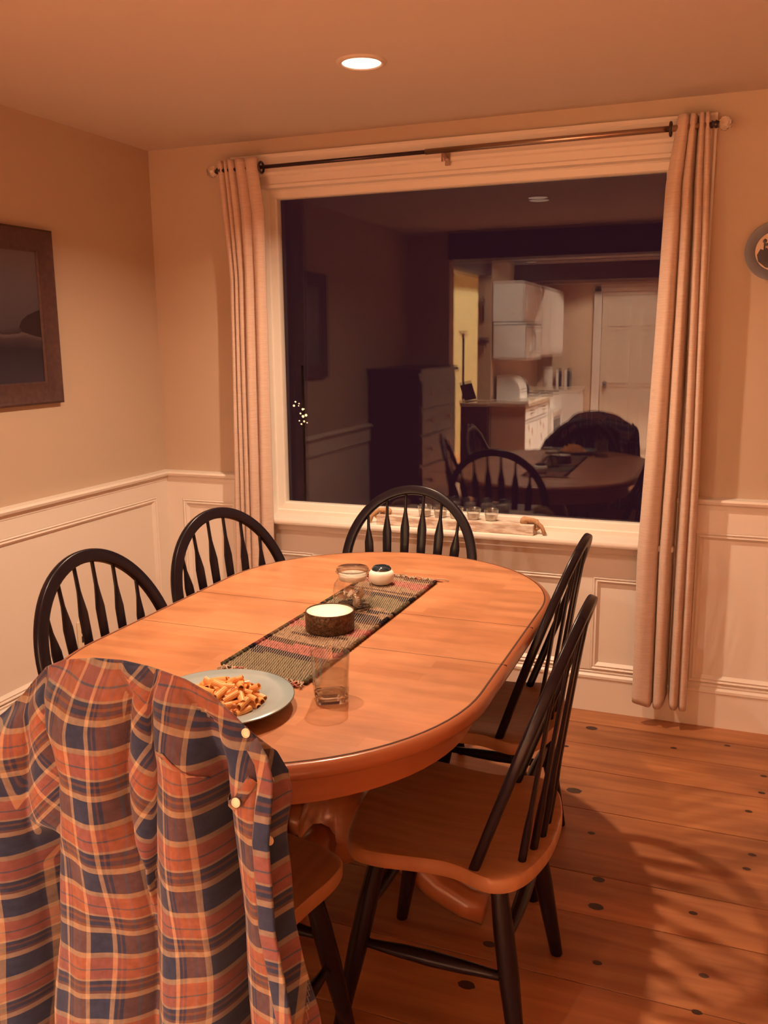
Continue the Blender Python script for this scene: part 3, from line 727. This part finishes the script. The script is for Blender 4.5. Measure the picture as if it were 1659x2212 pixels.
# ridged sheet
NVr = rows*4; NUr = nx*4
def run_f(u, v):
    x = (RX0n+(RX0f-RX0n)*v)*(1-u)+(RX1n+(RX1f-RX1n)*v)*u
    yy = RYn+(RYf-RYn)*v-.03*(u-.5)*(1)+.004*sin(5*u+8*v)
    r = v*rows; fr = r-int(r); ph = .5*(int(r) % 2)
    cx_ = (u*nx+ph) % 1.0
    zz = .0025+.0055*abs(sin(pi*fr))**.8*(1-.45*math.exp(-((cx_-.5)/.16)**2))
    return (x+.905, yy+1.5, zz)
V = grid(bm, NUr, NVr, run_f)
o = obj('woven_cloth', bm, M['runner'], run, smooth=True)
ca = o.data.color_attributes.new('Col', 'FLOAT_COLOR', 'POINT')
k = 0
for j in range(NVr+1):
    v = j/NVr; r = min(rows-1, int(v*rows))
    for i in range(NUr+1):
        u = i/NUr; ph = .5*(r % 2); cx_ = (u*nx+ph) % 1.0
        c = rc((r+.5)/rows+.006*sin(7*u+r), u, rowj[r][int(u*nx*2)])
        if abs(cx_-.5) < .17: c = Vector(crm)*.95
        ca.data[k].color = (c.x, c.y, c.z, 1); k += 1
# side loops and fringe
for s_ in (0, 1):
    bm = bmesh.new(); cl = []
    for r in range(rows):
        v = (r+.5)/rows; x, yy, zz = run_f(s_, v); n0 = len(bm.verts)
        bmesh.ops.create_icosphere(bm, subdivisions=1, radius=.0084, matrix=Matrix.Translation((x+(.003 if s_ else -.003), yy, .0062)) @ Matrix.Diagonal((.9, 1.0, .72, 1)))
        cl += [tuple(rc(v, s_, random.uniform(.3, .8)))]*(len(bm.verts)-n0)
    o = obj('selvedge', bm, M['runner'], run, smooth=True); colored(o, lambda c, i: cl[i])
bm = bmesh.new(); cl = []
for e in (0, 1):
    for k in range(60):
        u = random.random(); x, yy, zz = run_f(u, e); s_ = -1 if e == 0 else 1; n0 = len(bm.verts); a = random.uniform(-1.1, 1.1); l = random.uniform(.012, .030)
        pts = [(x, yy, .006), (x+a*l*.3, yy+s_*l*.5, random.uniform(.005, .010)), (x+a*l, yy+s_*l*.9, random.uniform(.003, .007)), (x+a*l*1.3+.004, yy+s_*l*.8, .003)]
        tube(bm, pts, .0017, seg=5); cl += [random.choice([crm, crm, (.42, .16, .12), tanc])]*(len(bm.verts)-n0)
o = obj('fringe', bm, M['runner'], run, smooth=True); colored(o, lambda c, i: cl[i]); o['kind'] = 'stuff'
RZ = TZ+.0065
# low tin candle
t = empty('tin_candle', (-.899, -1.603, RZ), label='wide round candle in an embossed brown tin on the runner', cat='candle')
M['tin'] = mat('embossed_bronze_tin', (.07, .035, .022), .4, metal=.55, var=((120, 120, 120), .15, (.16, .09, .05)), bump=((150, 150, 150), .8, .004))
obj('tin', L([(.054, 0), (.060, .002), (.0615, .006), (.0605, .015), (.0615, .017), (.0615, .047), (.0605, .050), (.0585, .050), (.0580, .045)], seg=56), M['tin'], t, auto=50)
obj('wax', L([(.0579, .042), (.0579, .0475), (.030, .0470), (.0001, .0468)], seg=48, cap=False), M['wax'], t, smooth=True)
# glass jar with lid and shells
t = empty('apothecary_jar', (-.918, -1.412, RZ), label='lidded glass jar holding white shells in the middle of the runner', cat='jar')
jp = [(.036, .001), (.044, .004), (.050, .014), (.0535, .030), (.0535, .050), (.050, .066), (.042, .077), (.038, .082), (.038, .094), (.041, .097)]
obj('jar_body', L(jp, seg=48, cap=False), M['clear'], t, smooth=True)
M['gl'] = mat('solid_glass', (1, .98, .95), .02, trans=1, ior=1.45)
obj('jar_base', L([(.0001, .000), (.040, .000), (.047, .006), (.044, .009), (.0001, .008)], seg=40, cap=False), M['gl'], t, smooth=True)
obj('jar_rim', L([(.040, .096), (.044, .0965), (.0465, .100), (.044, .104), (.040, .1045), (.0385, .100), (.040, .096)], seg=48, cap=False), M['rimglass'], t, smooth=True)
l_ = obj('lid', L([(.0001, .100), (.037, .100), (.043, .104), (.044, .108), (.041, .111), (.0001, .112)], seg=48, cap=False), M['clear'], t, smooth=True, label='flat glass lid')
obj('candle_wax', L([(.0001, .078), (.0365, .078), (.0365, .093), (.030, .095), (.0001, .095)], seg=40, cap=False), M['wax'], t, smooth=True, label='white wax filling the jar neck')
M['shell'] = mat('seashell', (.85, .74, .62), .5, var=((60, 60, 60), .2, (.6, .42, .30)))
for k, (sx, sy, sz, sc, rx) in enumerate([(-.016, -.024, .030, .024, .4), (.008, -.028, .040, .022, 1.1), (.020, -.020, .020, .020, 2.0), (-.006, -.004, .045, .026, 2.9), (-.026, .004, .022, .020, .9), (.018, .012, .035, .022, 1.9), (0, .022, .022, .022, 2.6)]):
    bm = bmesh.new()
    def sf(u, v, sc=sc):
        a = (u-.5)*2.3; r = sc*(.15+.85*v)*(1+.06*cos(u*2*pi*9)); bulge = .45*sc*sin(pi*v*.9)*cos(a*.8)
        return (r*sin(a), bulge, r*cos(a)-sc*.5)
    grid(bm, 40, 12, sf)
    bmesh.ops.rotate(bm, verts=bm.verts, cent=(0, 0, 0), matrix=Matrix.Rotation(rx, 3, 'Y') @ Matrix.Rotation(rx*1.7, 3, 'Z'))
    for v in bm.verts: v.co += Vector((-.918+sx, -1.412+sy, RZ+sz+.004))
    o = obj('seashell', bm, M['shell'], smooth=True, label=['white fan shell leaning on the jar wall', 'white fan shell upright at the front of the jar', 'broken white shell piece at the jar bottom right'][k] if k < 3 else 'white shell behind others inside the glass jar', cat='shell', group='shells inside the jar')
    md = o.modifiers.new('t', 'SOLIDIFY'); md.thickness = .0018
# small globe candle with blue glass top
t = empty('globe_candle', (-.930, -1.169, RZ), label='small round white votive with a dark blue glass top, farthest on the runner', cat='candle')
obj('bowl', L([(.020, 0), (.027, .002), (.035, .011), (.038, .023), (.036, .035), (.029, .044)], seg=40), M['wax'], t, smooth=True)
M['blueglass'] = mat('dark_blue_glass', (.010, .022, .035), .06, spec=.8, coat=1)
obj('glass_top', L([(.0295, .0435), (.029, .048), (.023, .054), (.010, .057), (.0001, .0575)], seg=40, cap=False), M['blueglass'], t, smooth=True, label='dark blue glass dome')
obj('base', L([(.024, -.001), (.026, .001), (.024, .003)], seg=30), M['darkmetal'], t)
# water glass
t = empty('drinking_glass', (-.718, -1.995, TZ+.0005), rz=radians(32), label='square-bottomed tumbler half full of water beside the plate', cat='glass')
H = .101
def sqf(z): return 5.0 if z < .03 else max(2.0, 5.0-3.0*(z-.03)/.035)
def sqp(p): 
    bm = bmesh.new(); lathe(bm, p, seg=64, cap=False, sq=[sqf(z) for r, z in p]); return bm
obj('tumbler', sqp([(.0315, .003), (.0335, .010), (.0350, .030), (.0370, .062), (.0395, H-.001)]), M['clear'], t, smooth=True)
obj('inner_wall', sqp([(.0300, .020), (.0325, .034), (.0350, .062), (.0375, H-.001)]), M['clear'], t, smooth=True)
obj('glass_rim', sqp([(.0372, H-.002), (.0375, H), (.0385, H+.0008), (.0396, H), (.0397, H-.002), (.0372, H-.002)]), M['rimglass'], t, smooth=True)
obj('thick_base', sqp([(.0001, .0005), (.028, .0005), (.0312, .003), (.0328, .009), (.0330, .014), (.0270, .013), (.0180, .018), (.0001, .020)]), M['gl'], t, smooth=False)
obj('water', sqp([(.0001, .0205), (.0268, .0160), (.0310, .0240), (.0335, .0450), (.0345, .0570), (.0330, .0560), (.0001, .0560)]), thin_glass('still_water', (.93, .94, .92), .06), t, smooth=False)
# plate
t = empty('dinner_plate', (-.905, -2.108, TZ+.0005), label='pale blue dinner plate of pasta at the near end of the table', cat='plate')
M['plate'] = mat('pale_blue_glaze', (.33, .40, .41), .18, coat=.5)
M['speck'] = mat('dark_rim_glaze', (.12, .10, .07), .3)
obj('plate_body', L([(.0001, .003), (.070, .0035), (.083, .007), (.092, .013), (.100, .017), (.143, .0245), (.1445, .0262), (.1435, .0272), (.100, .0205), (.090, .0165), (.080, .0105), (.070, .0075), (.0001, .007)], seg=96, cap=False), M['plate'], t, smooth=True)
obj('foot_ring', L([(.062, 0), (.072, 0), (.074, .0045), (.060, .0045)], seg=60, cap=False), M['plate'], t)
obj('rim_edge', L([(.1435, .0243), (.1452, .0252), (.1452, .0262), (.1440, .0272)], seg=96, cap=False), M['speck'], t, label='dark speckled rim line')
M['pasta'] = mat('sauced_pasta', (.72, .30, .09), .38, var=((60, 60, 60), .25, (.82, .40, .13)), coat=.3)
bm = bmesh.new(); N_ = 22
def pasta_mesh():
    bm = bmesh.new(); l = .040; R = []
    prof_ = [(-1, .0066), (1, .0066), (1, .0048), (-1, .0048)]
    for s_, r in prof_:
        R.append([bm.verts.new((s_*l/2+(.002*sin(2*pi*i/28)*s_), r*(1+(.05*(i % 2) if r > .006 else 0))*cos(2*pi*i/28), r*(1+(.05*(i % 2) if r > .006 else 0))*sin(2*pi*i/28)+.0022*(1-s_*s_))) for i in range(28)])
    # mid ring for a slight bend
    for a, b_ in ((0, 1), (1, 2), (2, 3), (3, 0)):
        for i in range(28): bm.faces.new((R[a][i], R[a][(i+1) % 28], R[b_][(i+1) % 28], R[b_][i]))
    return bm
p0 = obj('pasta_tube', pasta_mesh(), M['pasta'])
rp = random.Random(5); first = True; cnt = 0
for lay, (n_, zz, rad) in enumerate([(30, .014, .072), (28, .024, .068), (24, .034, .056), (16, .043, .040), (7, .050, .022)]):
    for k in range(n_):
        a = k*2.399+lay; rr = rad*sqrt((k+.5)/n_)
        c = p0 if first else p0.copy()
        if not first: COL.objects.link(c)
        first = False; s_ = rp.uniform(.7, 1.05)
        c.location = (-.905+rr*cos(a)*1.05, -2.105+rr*sin(a)*.95, TZ+zz+rp.uniform(-.002, .003)); c.rotation_euler = (rp.uniform(0, 6), rp.uniform(-.45, .45)*(1 if lay else .3), rp.uniform(0, 3.14)); c.scale = (s_, 1, 1)
        tagp(c, 'ribbed pasta tube in red sauce, one of the heap on the plate', 'pasta', 'pasta tubes on the plate')
bm = bmesh.new(); rs = random.Random(3)
for k in range(120):
    a = rs.uniform(0, 6.28); r = .068*sqrt(rs.random()); h = .012+.036*(1-(r/.07)**2)
    bmesh.ops.create_icosphere(bm, subdivisions=1, radius=rs.uniform(.003, .0075), matrix=Matrix.Translation((-.905+r*cos(a), -2.105+r*sin(a), TZ+h)) @ Matrix.Diagonal((1.2, 1, .7, 1)))
obj('meat_sauce', bm, mat('meat_sauce', (.40, .11, .03), .35, var=((120, 120, 120), .3, (.55, .2, .06)), coat=.3), smooth=True, label='red meat sauce clinging between the pasta tubes', cat='sauce', kind='stuff')

# ================================================================== SILL TRAY
t = empty('votive_tray', (-1.025, -.098, .716), rz=radians(-.8), label='whitewashed wooden candle tray with rope handles on the window sill', cat='tray')
M['washed'] = mat('whitewashed_wood', (.74, .64, .54), .75, var=((14, 60, 60), .08, (.50, .34, .26)))
obj('tray_block', B(-.335, .335, -.036, .036, 0, .042, bev=.004), M['washed'], t)
M['rope'] = mat('jute_rope', (.52, .30, .16), .9, bump=((300, 90, 90), 1, .004))
for s_ in (-1, 1):
    bm = bmesh.new()
    tube(bm, [(s_*.335, .0, .02), (s_*.352, 0, .030), (s_*.34, 0, .052), (s_*.30, -.004, .056), (s_*.285, -.012, .05), (s_*.30, -.016, .062), (s_*.33, -.01, .058), (s_*.362, -.01, .035), (s_*.375, -.012, .004)], [.010]*7+[.008, .009], seg=8)
    bmesh.ops.create_icosphere(bm, subdivisions=2, radius=.017, matrix=Matrix.Translation((s_*.292, -.008, .054)))
    obj('rope_handle', bm, M['rope'], t, smooth=True)
for i, x in enumerate([-1.155, -1.087, -1.020, -.946, -.872]):
    c = empty('votive_cup', (x, -.095, .758), label='small clear glass votive cup on the sill tray, %s' % ['leftmost, nearest the left rope handle', 'second from the left', 'middle one of five', 'fourth, right of the chair bow', 'rightmost of the five'][i], cat='candle holder', group='votive cups on the sill tray')
    obj('cup', L([(.0001, .001), (.022, .001), (.0245, .006), (.030, .045), (.0315, .047), (.030, .048), (.0285, .044), (.0235, .008)], seg=32, cap=False), thin_glass('frosted_glass', (.95, .94, .92), .14, .25) if i == 0 else M['frost'], c, smooth=True)
    if i == 0: M['frost'] = c.children[0].data.materials[0]
    obj('tealight', L([(.0001, .004), (.0205, .004), (.0240, .028), (.0001, .027)], seg=28, cap=False), M['wax'], c, smooth=True)

# ================================================================== WALL THINGS
t = empty('framed_painting', (WX0+.002, -1.22, 1.575), label='framed dark seascape painting on the left wall', cat='painting')
M['frame'] = mat('weathered_frame_wood', (.085, .040, .032), .6, var=((8, 50, 50), .25, (.055, .022, .022)))
yR, yL, z1_, z0_ = .478, -.478, .318, -.322
bm = bmesh.new()
prof_ = [(0, .0), (0, .020), (.008, .026), (.018, .022), (.060, .012), (.078, .016), (.084, .010), (.084, 0)]
R = []
for (yy, zz, sy, sz) in ((yL, z0_, 1, 1), (yR, z0_, -1, 1), (yR, z1_, -1, -1), (yL, z1_, 1, -1)):
    R.append([bm.verts.new((q, yy+sy*p, zz+sz*p)) for p, q in prof_])
for i in range(4):
    A, C = R[i], R[(i+1) % 4]
    for k in range(len(prof_)-1): bm.faces.new((A[k], C[k], C[k+1], A[k+1]))
obj('frame', bm, M['frame'], t, auto=30)
def sea_mat():
    m = bpy.data.materials.new('seascape_paint'); m.use_nodes = True; N = m.node_tree; b = N.nodes['Principled BSDF']; Lk = N.links.new
    tc = N.nodes.new('ShaderNodeTexCoord'); sx = N.nodes.new('ShaderNodeSeparateXYZ'); Lk(tc.outputs['Object'], sx.inputs[0])
    ns = N.nodes.new('ShaderNodeTexNoise'); ns.inputs['Scale'].default_value = 9; ns.inputs['Detail'].default_value = 5; Lk(tc.outputs['Object'], ns.inputs[0])
    ma = N.nodes.new('ShaderNodeMath'); ma.operation = 'MULTIPLY_ADD'; ma.inputs[1].default_value = .08; Lk(ns.outputs[0], ma.inputs[0]); Lk(sx.outputs[2], ma.inputs[2])
    mr = N.nodes.new('ShaderNodeMapRange'); mr.inputs[1].default_value = -.2; mr.inputs[2].default_value = .28; Lk(ma.outputs[0], mr.inputs[0])
    rp_ = N.nodes.new('ShaderNodeValToRGB'); cr = rp_.color_ramp
    cr.elements[0].position = 0; cr.elements[0].color = (.035, .028, .045, 1); cr.elements[1].position = 1; cr.elements[1].color = (.10, .075, .085, 1)
    for p, c in ((.25, (.022, .016, .026)), (.34, (.045, .03, .04)), (.375, (.10, .07, .075)), (.38, (.03, .018, .026)), (.42, (.055, .042, .055)), (.7, (.085, .065, .08))):
        e = cr.elements.new(p); e.color = (*c, 1)
    Lk(mr.outputs[0], rp_.inputs[0]); Lk(rp_.outputs[0], b.inputs['Base Color']); b.inputs['Roughness'].default_value = .35
    return m
obj('canvas', B(0, .008, yL+.08, yR-.08, z0_+.08, z1_-.08), sea_mat(), t)
bm = bmesh.new()   # painted headland, flat on the canvas
vs = [bm.verts.new((.0085, yy, zz)) for yy, zz in ((.398, -.085), (.37, -.078), (.34, -.070), (.31, -.050), (.285, -.035), (.27, -.030), (.25, -.022), (.25, -.028), (.24, -.028))]
bm.free(); bm = bmesh.new()
top = [(.398, .028), (.365, .018), (.33, .006), (.30, -.012), (.285, -.035)]
bot = [(.398, -.075), (.365, -.070), (.33, -.062), (.30, -.052), (.285, -.040)]
A = [bm.verts.new((.0086, a, b_)) for a, b_ in top]; Bv = [bm.verts.new((.0086, a, b_)) for a, b_ in bot]
for i in range(4): bm.faces.new((A[i], A[i+1], Bv[i+1], Bv[i]))
obj('painted_headland', bm, mat('dark_umber_paint', (.022, .012, .016), .4), t)
# decorative plate on right wall
t = empty('wall_plate', (.117, YW-.003, 1.771), label='blue-rimmed decorative plate hanging on the wall right of the window', cat='decorative plate')
def facey(bm):
    bmesh.ops.rotate(bm, verts=bm.verts, cent=(0, 0, 0), matrix=Matrix.Rotation(radians(90), 3, 'X')); return bm
obj('plate_rim', facey(L([(.066, .004), (.070, .009), (.098, .018), (.1005, .018), (.1005, .015), (.072, .002)], seg=72, cap=False)), mat('blue_grey_glaze', (.17, .17, .20), .3), t, smooth=True, label='blue-grey rim')
obj('plate_well', facey(L([(.0001, .0045), (.066, .0045), (.0665, .004)], seg=60, cap=False)), mat('cream_glaze', (.66, .50, .38), .3), t)
bm = bmesh.new(); rs = random.Random(2)
base_ = [(-.060, -.012), (-.050, .008), (-.040, .004), (-.030, .012), (-.016, -.004), (.004, .006), (.03, -.002), (.060, -.008), (.056, -.030), (.03, -.055), (0, -.062), (-.03, -.055), (-.055, -.034)]
vs = [bm.verts.new((a, -.0060, b_)) for a, b_ in base_]; bm.faces.new(vs)
box(bm, -.040, -.034, -.0062, -.0055, .0, .038); 
for (a, b_, r) in ((-.037, .034, .008), (-.03, .022, .006), (.01, .018, .008)): bmesh.ops.create_icosphere(bm, subdivisions=1, radius=r, matrix=Matrix.Translation((a, -.0058, b_)) @ Matrix.Diagonal((1, .1, 1, 1)))
obj('painted_scene', bm, mat('dark_blue_transfer', (.035, .022, .03), .3), t)
# outlet
t = empty('wall_outlet', (WX0+.007, -.72, .300), label='white electrical outlet low on the left wall behind the chair spindles', cat='outlet')
obj('cover_plate', B(0, .006, -.036, .036, -.058, .058, bev=.002), mat('outlet_ivory', (.80, .70, .52), .4), t)
for zz in (-.02, .02): obj('socket', B(.005, .008, -.017, .017, zz-.014, zz+.014, bev=.002), M['darkthing'], t)

# ================================================================== KITCHEN AND DRESSER (seen in the window reflection)
t = empty('dresser', (-2.245, -2.95, 0), label='tall dark wooden chest of drawers with brass knobs against the left wall, seen reflected', cat='dresser')
obj('carcass', B(-.19, .20, -.34, .54, .08, 1.25, bev=.004), M['darkwood'], t)
obj('dresser_top', B(-.193, .225, -.345, .56, 1.25, 1.285, bev=.005), M['darkwood'], t)
for zz, h in ((.12, .22), (.36, .22), (.60, .20), (.82, .17), (1.01, .19)):
    d = obj('drawer', B(.198, .212, -.31, .51, zz, zz+h, bev=.004), M['darkwood'], t)
    for yy in (-.12, .32):
        bm = bmesh.new(); bmesh.ops.create_icosphere(bm, subdivisions=2, radius=.014, matrix=Matrix.Translation((.226, yy, zz+h/2))); obj('knob', bm, M['brass'], d, smooth=True)
for sx in (-.17, .16):
    for sy in (-.32, .52): obj('foot', B(sx-.02, sx+.02, sy-.02, sy+.02, 0, .085), M['darkwood'], t)
# peninsula base + counter
XF = -1.90
t = empty('kitchen_base_cabinet', (XF, -5.85, 0), label='white kitchen base cabinets under the near counter, seen reflected', cat='cabinet')
obj('carcass', B(-.35, -.02, -.62, .58, .10, .84), M['white'], t)
obj('end_panel', B(-.35, .0, .58, .60, .0, .84), M['tan'], t, label='tan painted end panel')
for k in range(2):
    y0, y1 = -.61+k*.60, -.61+k*.60+.58
    d = obj('drawer', B(-.02, .0, y0, y1, .68, .83, bev=.004), M['white'], t)
    bm = bmesh.new(); tube(bm, [(0, (y0+y1)/2-.05, .76), (.022, (y0+y1)/2-.04, .76), (.022, (y0+y1)/2+.04, .76), (0, (y0+y1)/2+.05, .76)], .006, seg=6); obj('handle', bm, M['steel'], d)
    d = obj('door', B(-.02, .0, y0, y1, .12, .66, bev=.004), M['white'], t)
    for (dy, dz) in ((.42, .60), (.25, .55), (.36, .45), (.3, .2)):
        bm = bmesh.new(); bmesh.ops.create_icosphere(bm, subdivisions=1, radius=.038, matrix=Matrix.Translation((.001, y0+dy, dz)) @ Matrix.Diagonal((.08, 1.3, .8, 1))); obj('leaf_decal', bm, M['tan'], d)
obj('kitchen_counter', B(-2.55, -1.855, -6.48, -5.19, .842, .878, bev=.006) if 0 else B(-2.259, -1.855, -6.48, -5.19, .842, .878, bev=.006), M['counter'], label='laminate counter top covered in papers, seen reflected', cat='counter')
t = empty('side_cabinet', (-2.40, -5.18, 0), label='dark wood cabinet end beside the left of the counter, seen reflected', cat='cabinet')
obj('carcass', B(-.14, .135, -.06, .04, 0, .84), M['darkwood'], t); obj('top_shelf', B(-.15, .138, -.064, .05, .842, .878, bev=.004), M['counter'], t)
t = empty('kitchen_stove', (-2.02, -6.85, 0), label='white kitchen range beyond the counter, seen reflected', cat='stove')
obj('body', B(-.235, .13, -.35, .35, .02, .87, bev=.01), M['white'], t); d = obj('oven_door', B(.13, .15, -.33, .33, .2, .72, bev=.008), M['white'], t)
obj('oven_window', B(.148, .154, -.20, .20, .35, .6), M['darkthing'], d)
bm = bmesh.new(); tube(bm, [(.15, -.28, .70), (.185, -.27, .70), (.185, .27, .70), (.15, .28, .70)], .010, seg=8); obj('handle', bm, M['white'], d)
for dx, dy in ((-.1, -.18), (-.1, .18), (.06, -.18), (.06, .18)): obj('burner', L([(.07, .869), (.075, .880), (.0001, .880)], seg=24, c=(dx, dy, 0), cap=False), M['darkthing'], t)
t = empty('corner_base_cabinet', (-2.02, -7.40, 0), label='white base cabinet in the far kitchen corner, seen reflected', cat='cabinet')
obj('carcass', B(-.235, .32, -.195, .195, .0, .87), M['white'], t); d = obj('door', B(.32, .335, -.19, .19, .12, .86, bev=.004), M['white'], t); obj('worktop', B(-.235, .35, -.195, .195, .87, .91), M['counter'], t)
# uppers
t = empty('upper_cabinet', (-1.93, -6.35, 0), label='white wall cabinets with arched door tops, seen reflected', cat='cabinet')
obj('carcass', B(-.32, -.02, .30, 1.08, 1.655, 2.045), M['white'], t)
obj('lower_carcass', B(-.32, -.02, -1.10, .30, 1.31, 2.045), M['white'], t)
for y0, y1, zb in ((.31, .68, 1.67), (.70, 1.07, 1.67), (-.15, .29, 1.33), (-.62, -.17, 1.33), (-1.09, -.64, 1.33)):
    d = obj('door', B(-.02, .0, y0, y1, zb, 2.03, bev=.005), M['white'], t)
    obj('panel', B(-.002, .006, y0+.06, y1-.06, zb+.06, 1.97, bev=.008), M['white'], d)
t = empty('microwave', (-1.93, -5.68, 0), label='white over-counter microwave with curved handle, seen reflected', cat='microwave')
obj('body', B(-.32, .02, -.34, .41, 1.295, 1.645, bev=.012), M['white'], t)
bm = bmesh.new(); tube(bm, [(.02, .20, 1.33), (.055, .20, 1.38), (.065, .20, 1.47), (.055, .20, 1.56), (.02, .20, 1.61)], .014, seg=8); obj('handle', bm, M['white'], t, smooth=True)
obj('window', B(.018, .023, -.30, .14, 1.36, 1.58), mat('smoked_glass', (.45, .38, .33), .1), t); obj('vent', B(-.31, .022, -.32, .39, 1.618, 1.634), M['darkthing'], t)
# things on the counter
t = empty('bread_box', (-2.10, -5.52, .880), label='rounded white bread box on the counter, seen reflected', cat='bread box')
bm = bmesh.new(); pr = [(-.12, 0), (.12, 0), (.12, .10), (.10, .17), (.05, .22), (-.03, .24), (-.12, .24)]
a_ = [bm.verts.new((x, -.17, z)) for x, z in pr]; b2_ = [bm.verts.new((x, .17, z)) for x, z in pr]
for i in range(len(pr)): bm.faces.new((a_[i], a_[(i+1) % 7], b2_[(i+1) % 7], b2_[i]))
bm.faces.new(a_[::-1]); bm.faces.new(b2_); obj('body', bm, M['white'], t)
obj('lid_line', B(.121, .124, -.16, .16, .095, .102), M['darkthing'], t)
t = empty('picture_frame', (-2.44, -5.165, .886), rz=radians(15), label='small dark photo frame standing on the left end of the counter, seen reflected', cat='photo frame')
bm = B(-.07, .07, -.006, .006, 0, .19, bev=.003); bmesh.ops.rotate(bm, verts=bm.verts, cent=(0, 0, 0), matrix=Matrix.Rotation(radians(-14), 3, 'X') @ Matrix.Rotation(radians(-12), 3, 'Y')); obj('frame', bm, M['darkthing'], t)
obj('prop', T([(0, -.030, .09), (0, -.05, 0)], .004, seg=6), M['darkthing'], t)
rs = random.Random(8)
for k, lab in enumerate(['stack of white papers at the counter corner', 'open letter lying flat mid-counter', 'folded newspaper at the counter edge', 'thin paper sheaf by the dark coffee maker', 'white envelope near the photo frame']):
    x, yy = [(-1.95, -5.28), (-2.15, -5.27), (-1.95, -5.90), (-1.95, -6.1), (-2.33, -5.165)][k]
    h = [.018, .006, .02, .010, .006][k]; bm = B(-.085, .085, -.06, .06, 0, h, bev=.001) if k < 4 else B(-.03, .03, -.02, .02, 0, h, bev=.001)
    obj('paper_stack', bm, M['paper'], loc=(x, yy, .8785), rz=rs.uniform(-.2, .2)+(1.57 if k in (2, 3) else 0), label=lab+', seen reflected', cat='papers', group='papers on the counter')
for k, (x, yy, r, h, lab) in enumerate([(-2.12, -6.05, .06, .2, 'dark coffee maker on the counter under the microwave'), (-2.15, -6.28, .07, .15, 'dark kettle at the back of the counter')]):
    obj('coffee_maker' if k == 0 else 'kettle', L([(r*.8, 0), (r, .02), (r, h*.6), (r*.7, h*.9), (r*.2, h), (.0001, h+.01)], seg=24), M['darkthing'], loc=(x, yy, .8785), smooth=True, label=lab+', seen reflected', cat='appliance')
obj('paper_towel_roll', L([(.05, 0), (.055, .005), (.055, .24), (.02, .245), (.015, .20)], seg=24), M['paper'], loc=(-2.08, -7.33, .911), smooth=True, label='white paper towel roll in the kitchen corner, seen reflected', cat='paper towel')
for k in range(5):
    obj('cookbook', B(-.015, .015, -.08, .08, 0, .20+.02*(k % 3), bev=.002), [M['paper'], M['darkthing'], M['tan'], M['paper'], M['darkthing']][k], loc=(-1.98+.034*k, -7.48, .911), label='cookbook on the corner worktop, number of its colour: %s, seen reflected' % ['white spine leftmost', 'black spine second', 'tan spine middle', 'white spine fourth', 'black spine rightmost'][k], cat='book', group='cookbooks in the kitchen corner')
# door in the far wall
t = empty('door_1', (-1.09, YB, 0), label='white six panel door in the far kitchen wall, seen reflected'); t['kind'] = 'structure'
M['door'] = mat('door_paint', (.62, .50, .38), .5)
obj('door_leaf', B(-.40, .40, 0, .03, .01, 2.02), M['door'], t)
bm = bmesh.new()
for sx in (-1, 1):
    for z0, z1 in ((.15, .82), (.95, 1.5), (1.62, 1.92)): box(bm, sx*.20-.14, sx*.20+.14, .028, .050, z0, z1, bev=.018)
obj('door_panels', bm, M['door'], t)
bm = bmesh.new(); box(bm, -.50, -.41, 0, .055, 0, 2.11, bev=.008); box(bm, .41, .50, 0, .055, 0, 2.11, bev=.008); box(bm, -.50, .50, 0, .055, 2.03, 2.11, bev=.008); obj('door_casing', bm, M['trim'], t)
bm = bmesh.new(); bmesh.ops.create_icosphere(bm, subdivisions=2, radius=.03, matrix=Matrix.Translation((-.34, .07, .95))); obj('door_knob', bm, M['darkmetal'], t, smooth=True)
# torchiere in the bright room
t = empty('torchiere_lamp', (-2.88, -6.4, 0), label='thin floor lamp in the bright yellow room, seen reflected', cat='floor lamp')
obj('base', L([(.13, 0), (.13, .015), (.03, .03), (.01, .04)], seg=28), M['darkmetal'], t); obj('pole', T([(0, 0, .03), (0, 0, 1.54)], .013, seg=10), M['darkmetal'], t)
obj('shade', L([(.01, 1.53), (.04, 1.55), (.06, 1.58), (.055, 1.58), (.035, 1.555)], seg=28, cap=False), M['steel'], t, smooth=True)
# key hooks on wall end
t = empty('key_rack', (-2.33, -5.247, 1.47), label='key rack with hanging keys on the wall end by the cabinets, seen reflected', cat='key rack')
obj('rack_board', B(-.05, .05, 0, .012, 0, .03), M['darkwood'], t)
for k in range(3): obj('key', T([(-.035+.03*k, .016, 0), (-.035+.03*k, .018, -.07-.03*(k % 2))], .006, seg=6), M['steel'], t)
t = empty('wall_sconce', (-2.34, -5.247, 1.80), label='slim candle sconce above the key rack, seen reflected', cat='sconce')
obj('back_plate', T([(0, .008, -.14), (0, .010, .10)], .008, seg=8), M['darkmetal'], t); obj('candle_cup', L([(.012, 0), (.025, .03), (.025, .06)], seg=16, c=(0, .035, .02)), M['crystal'], t)
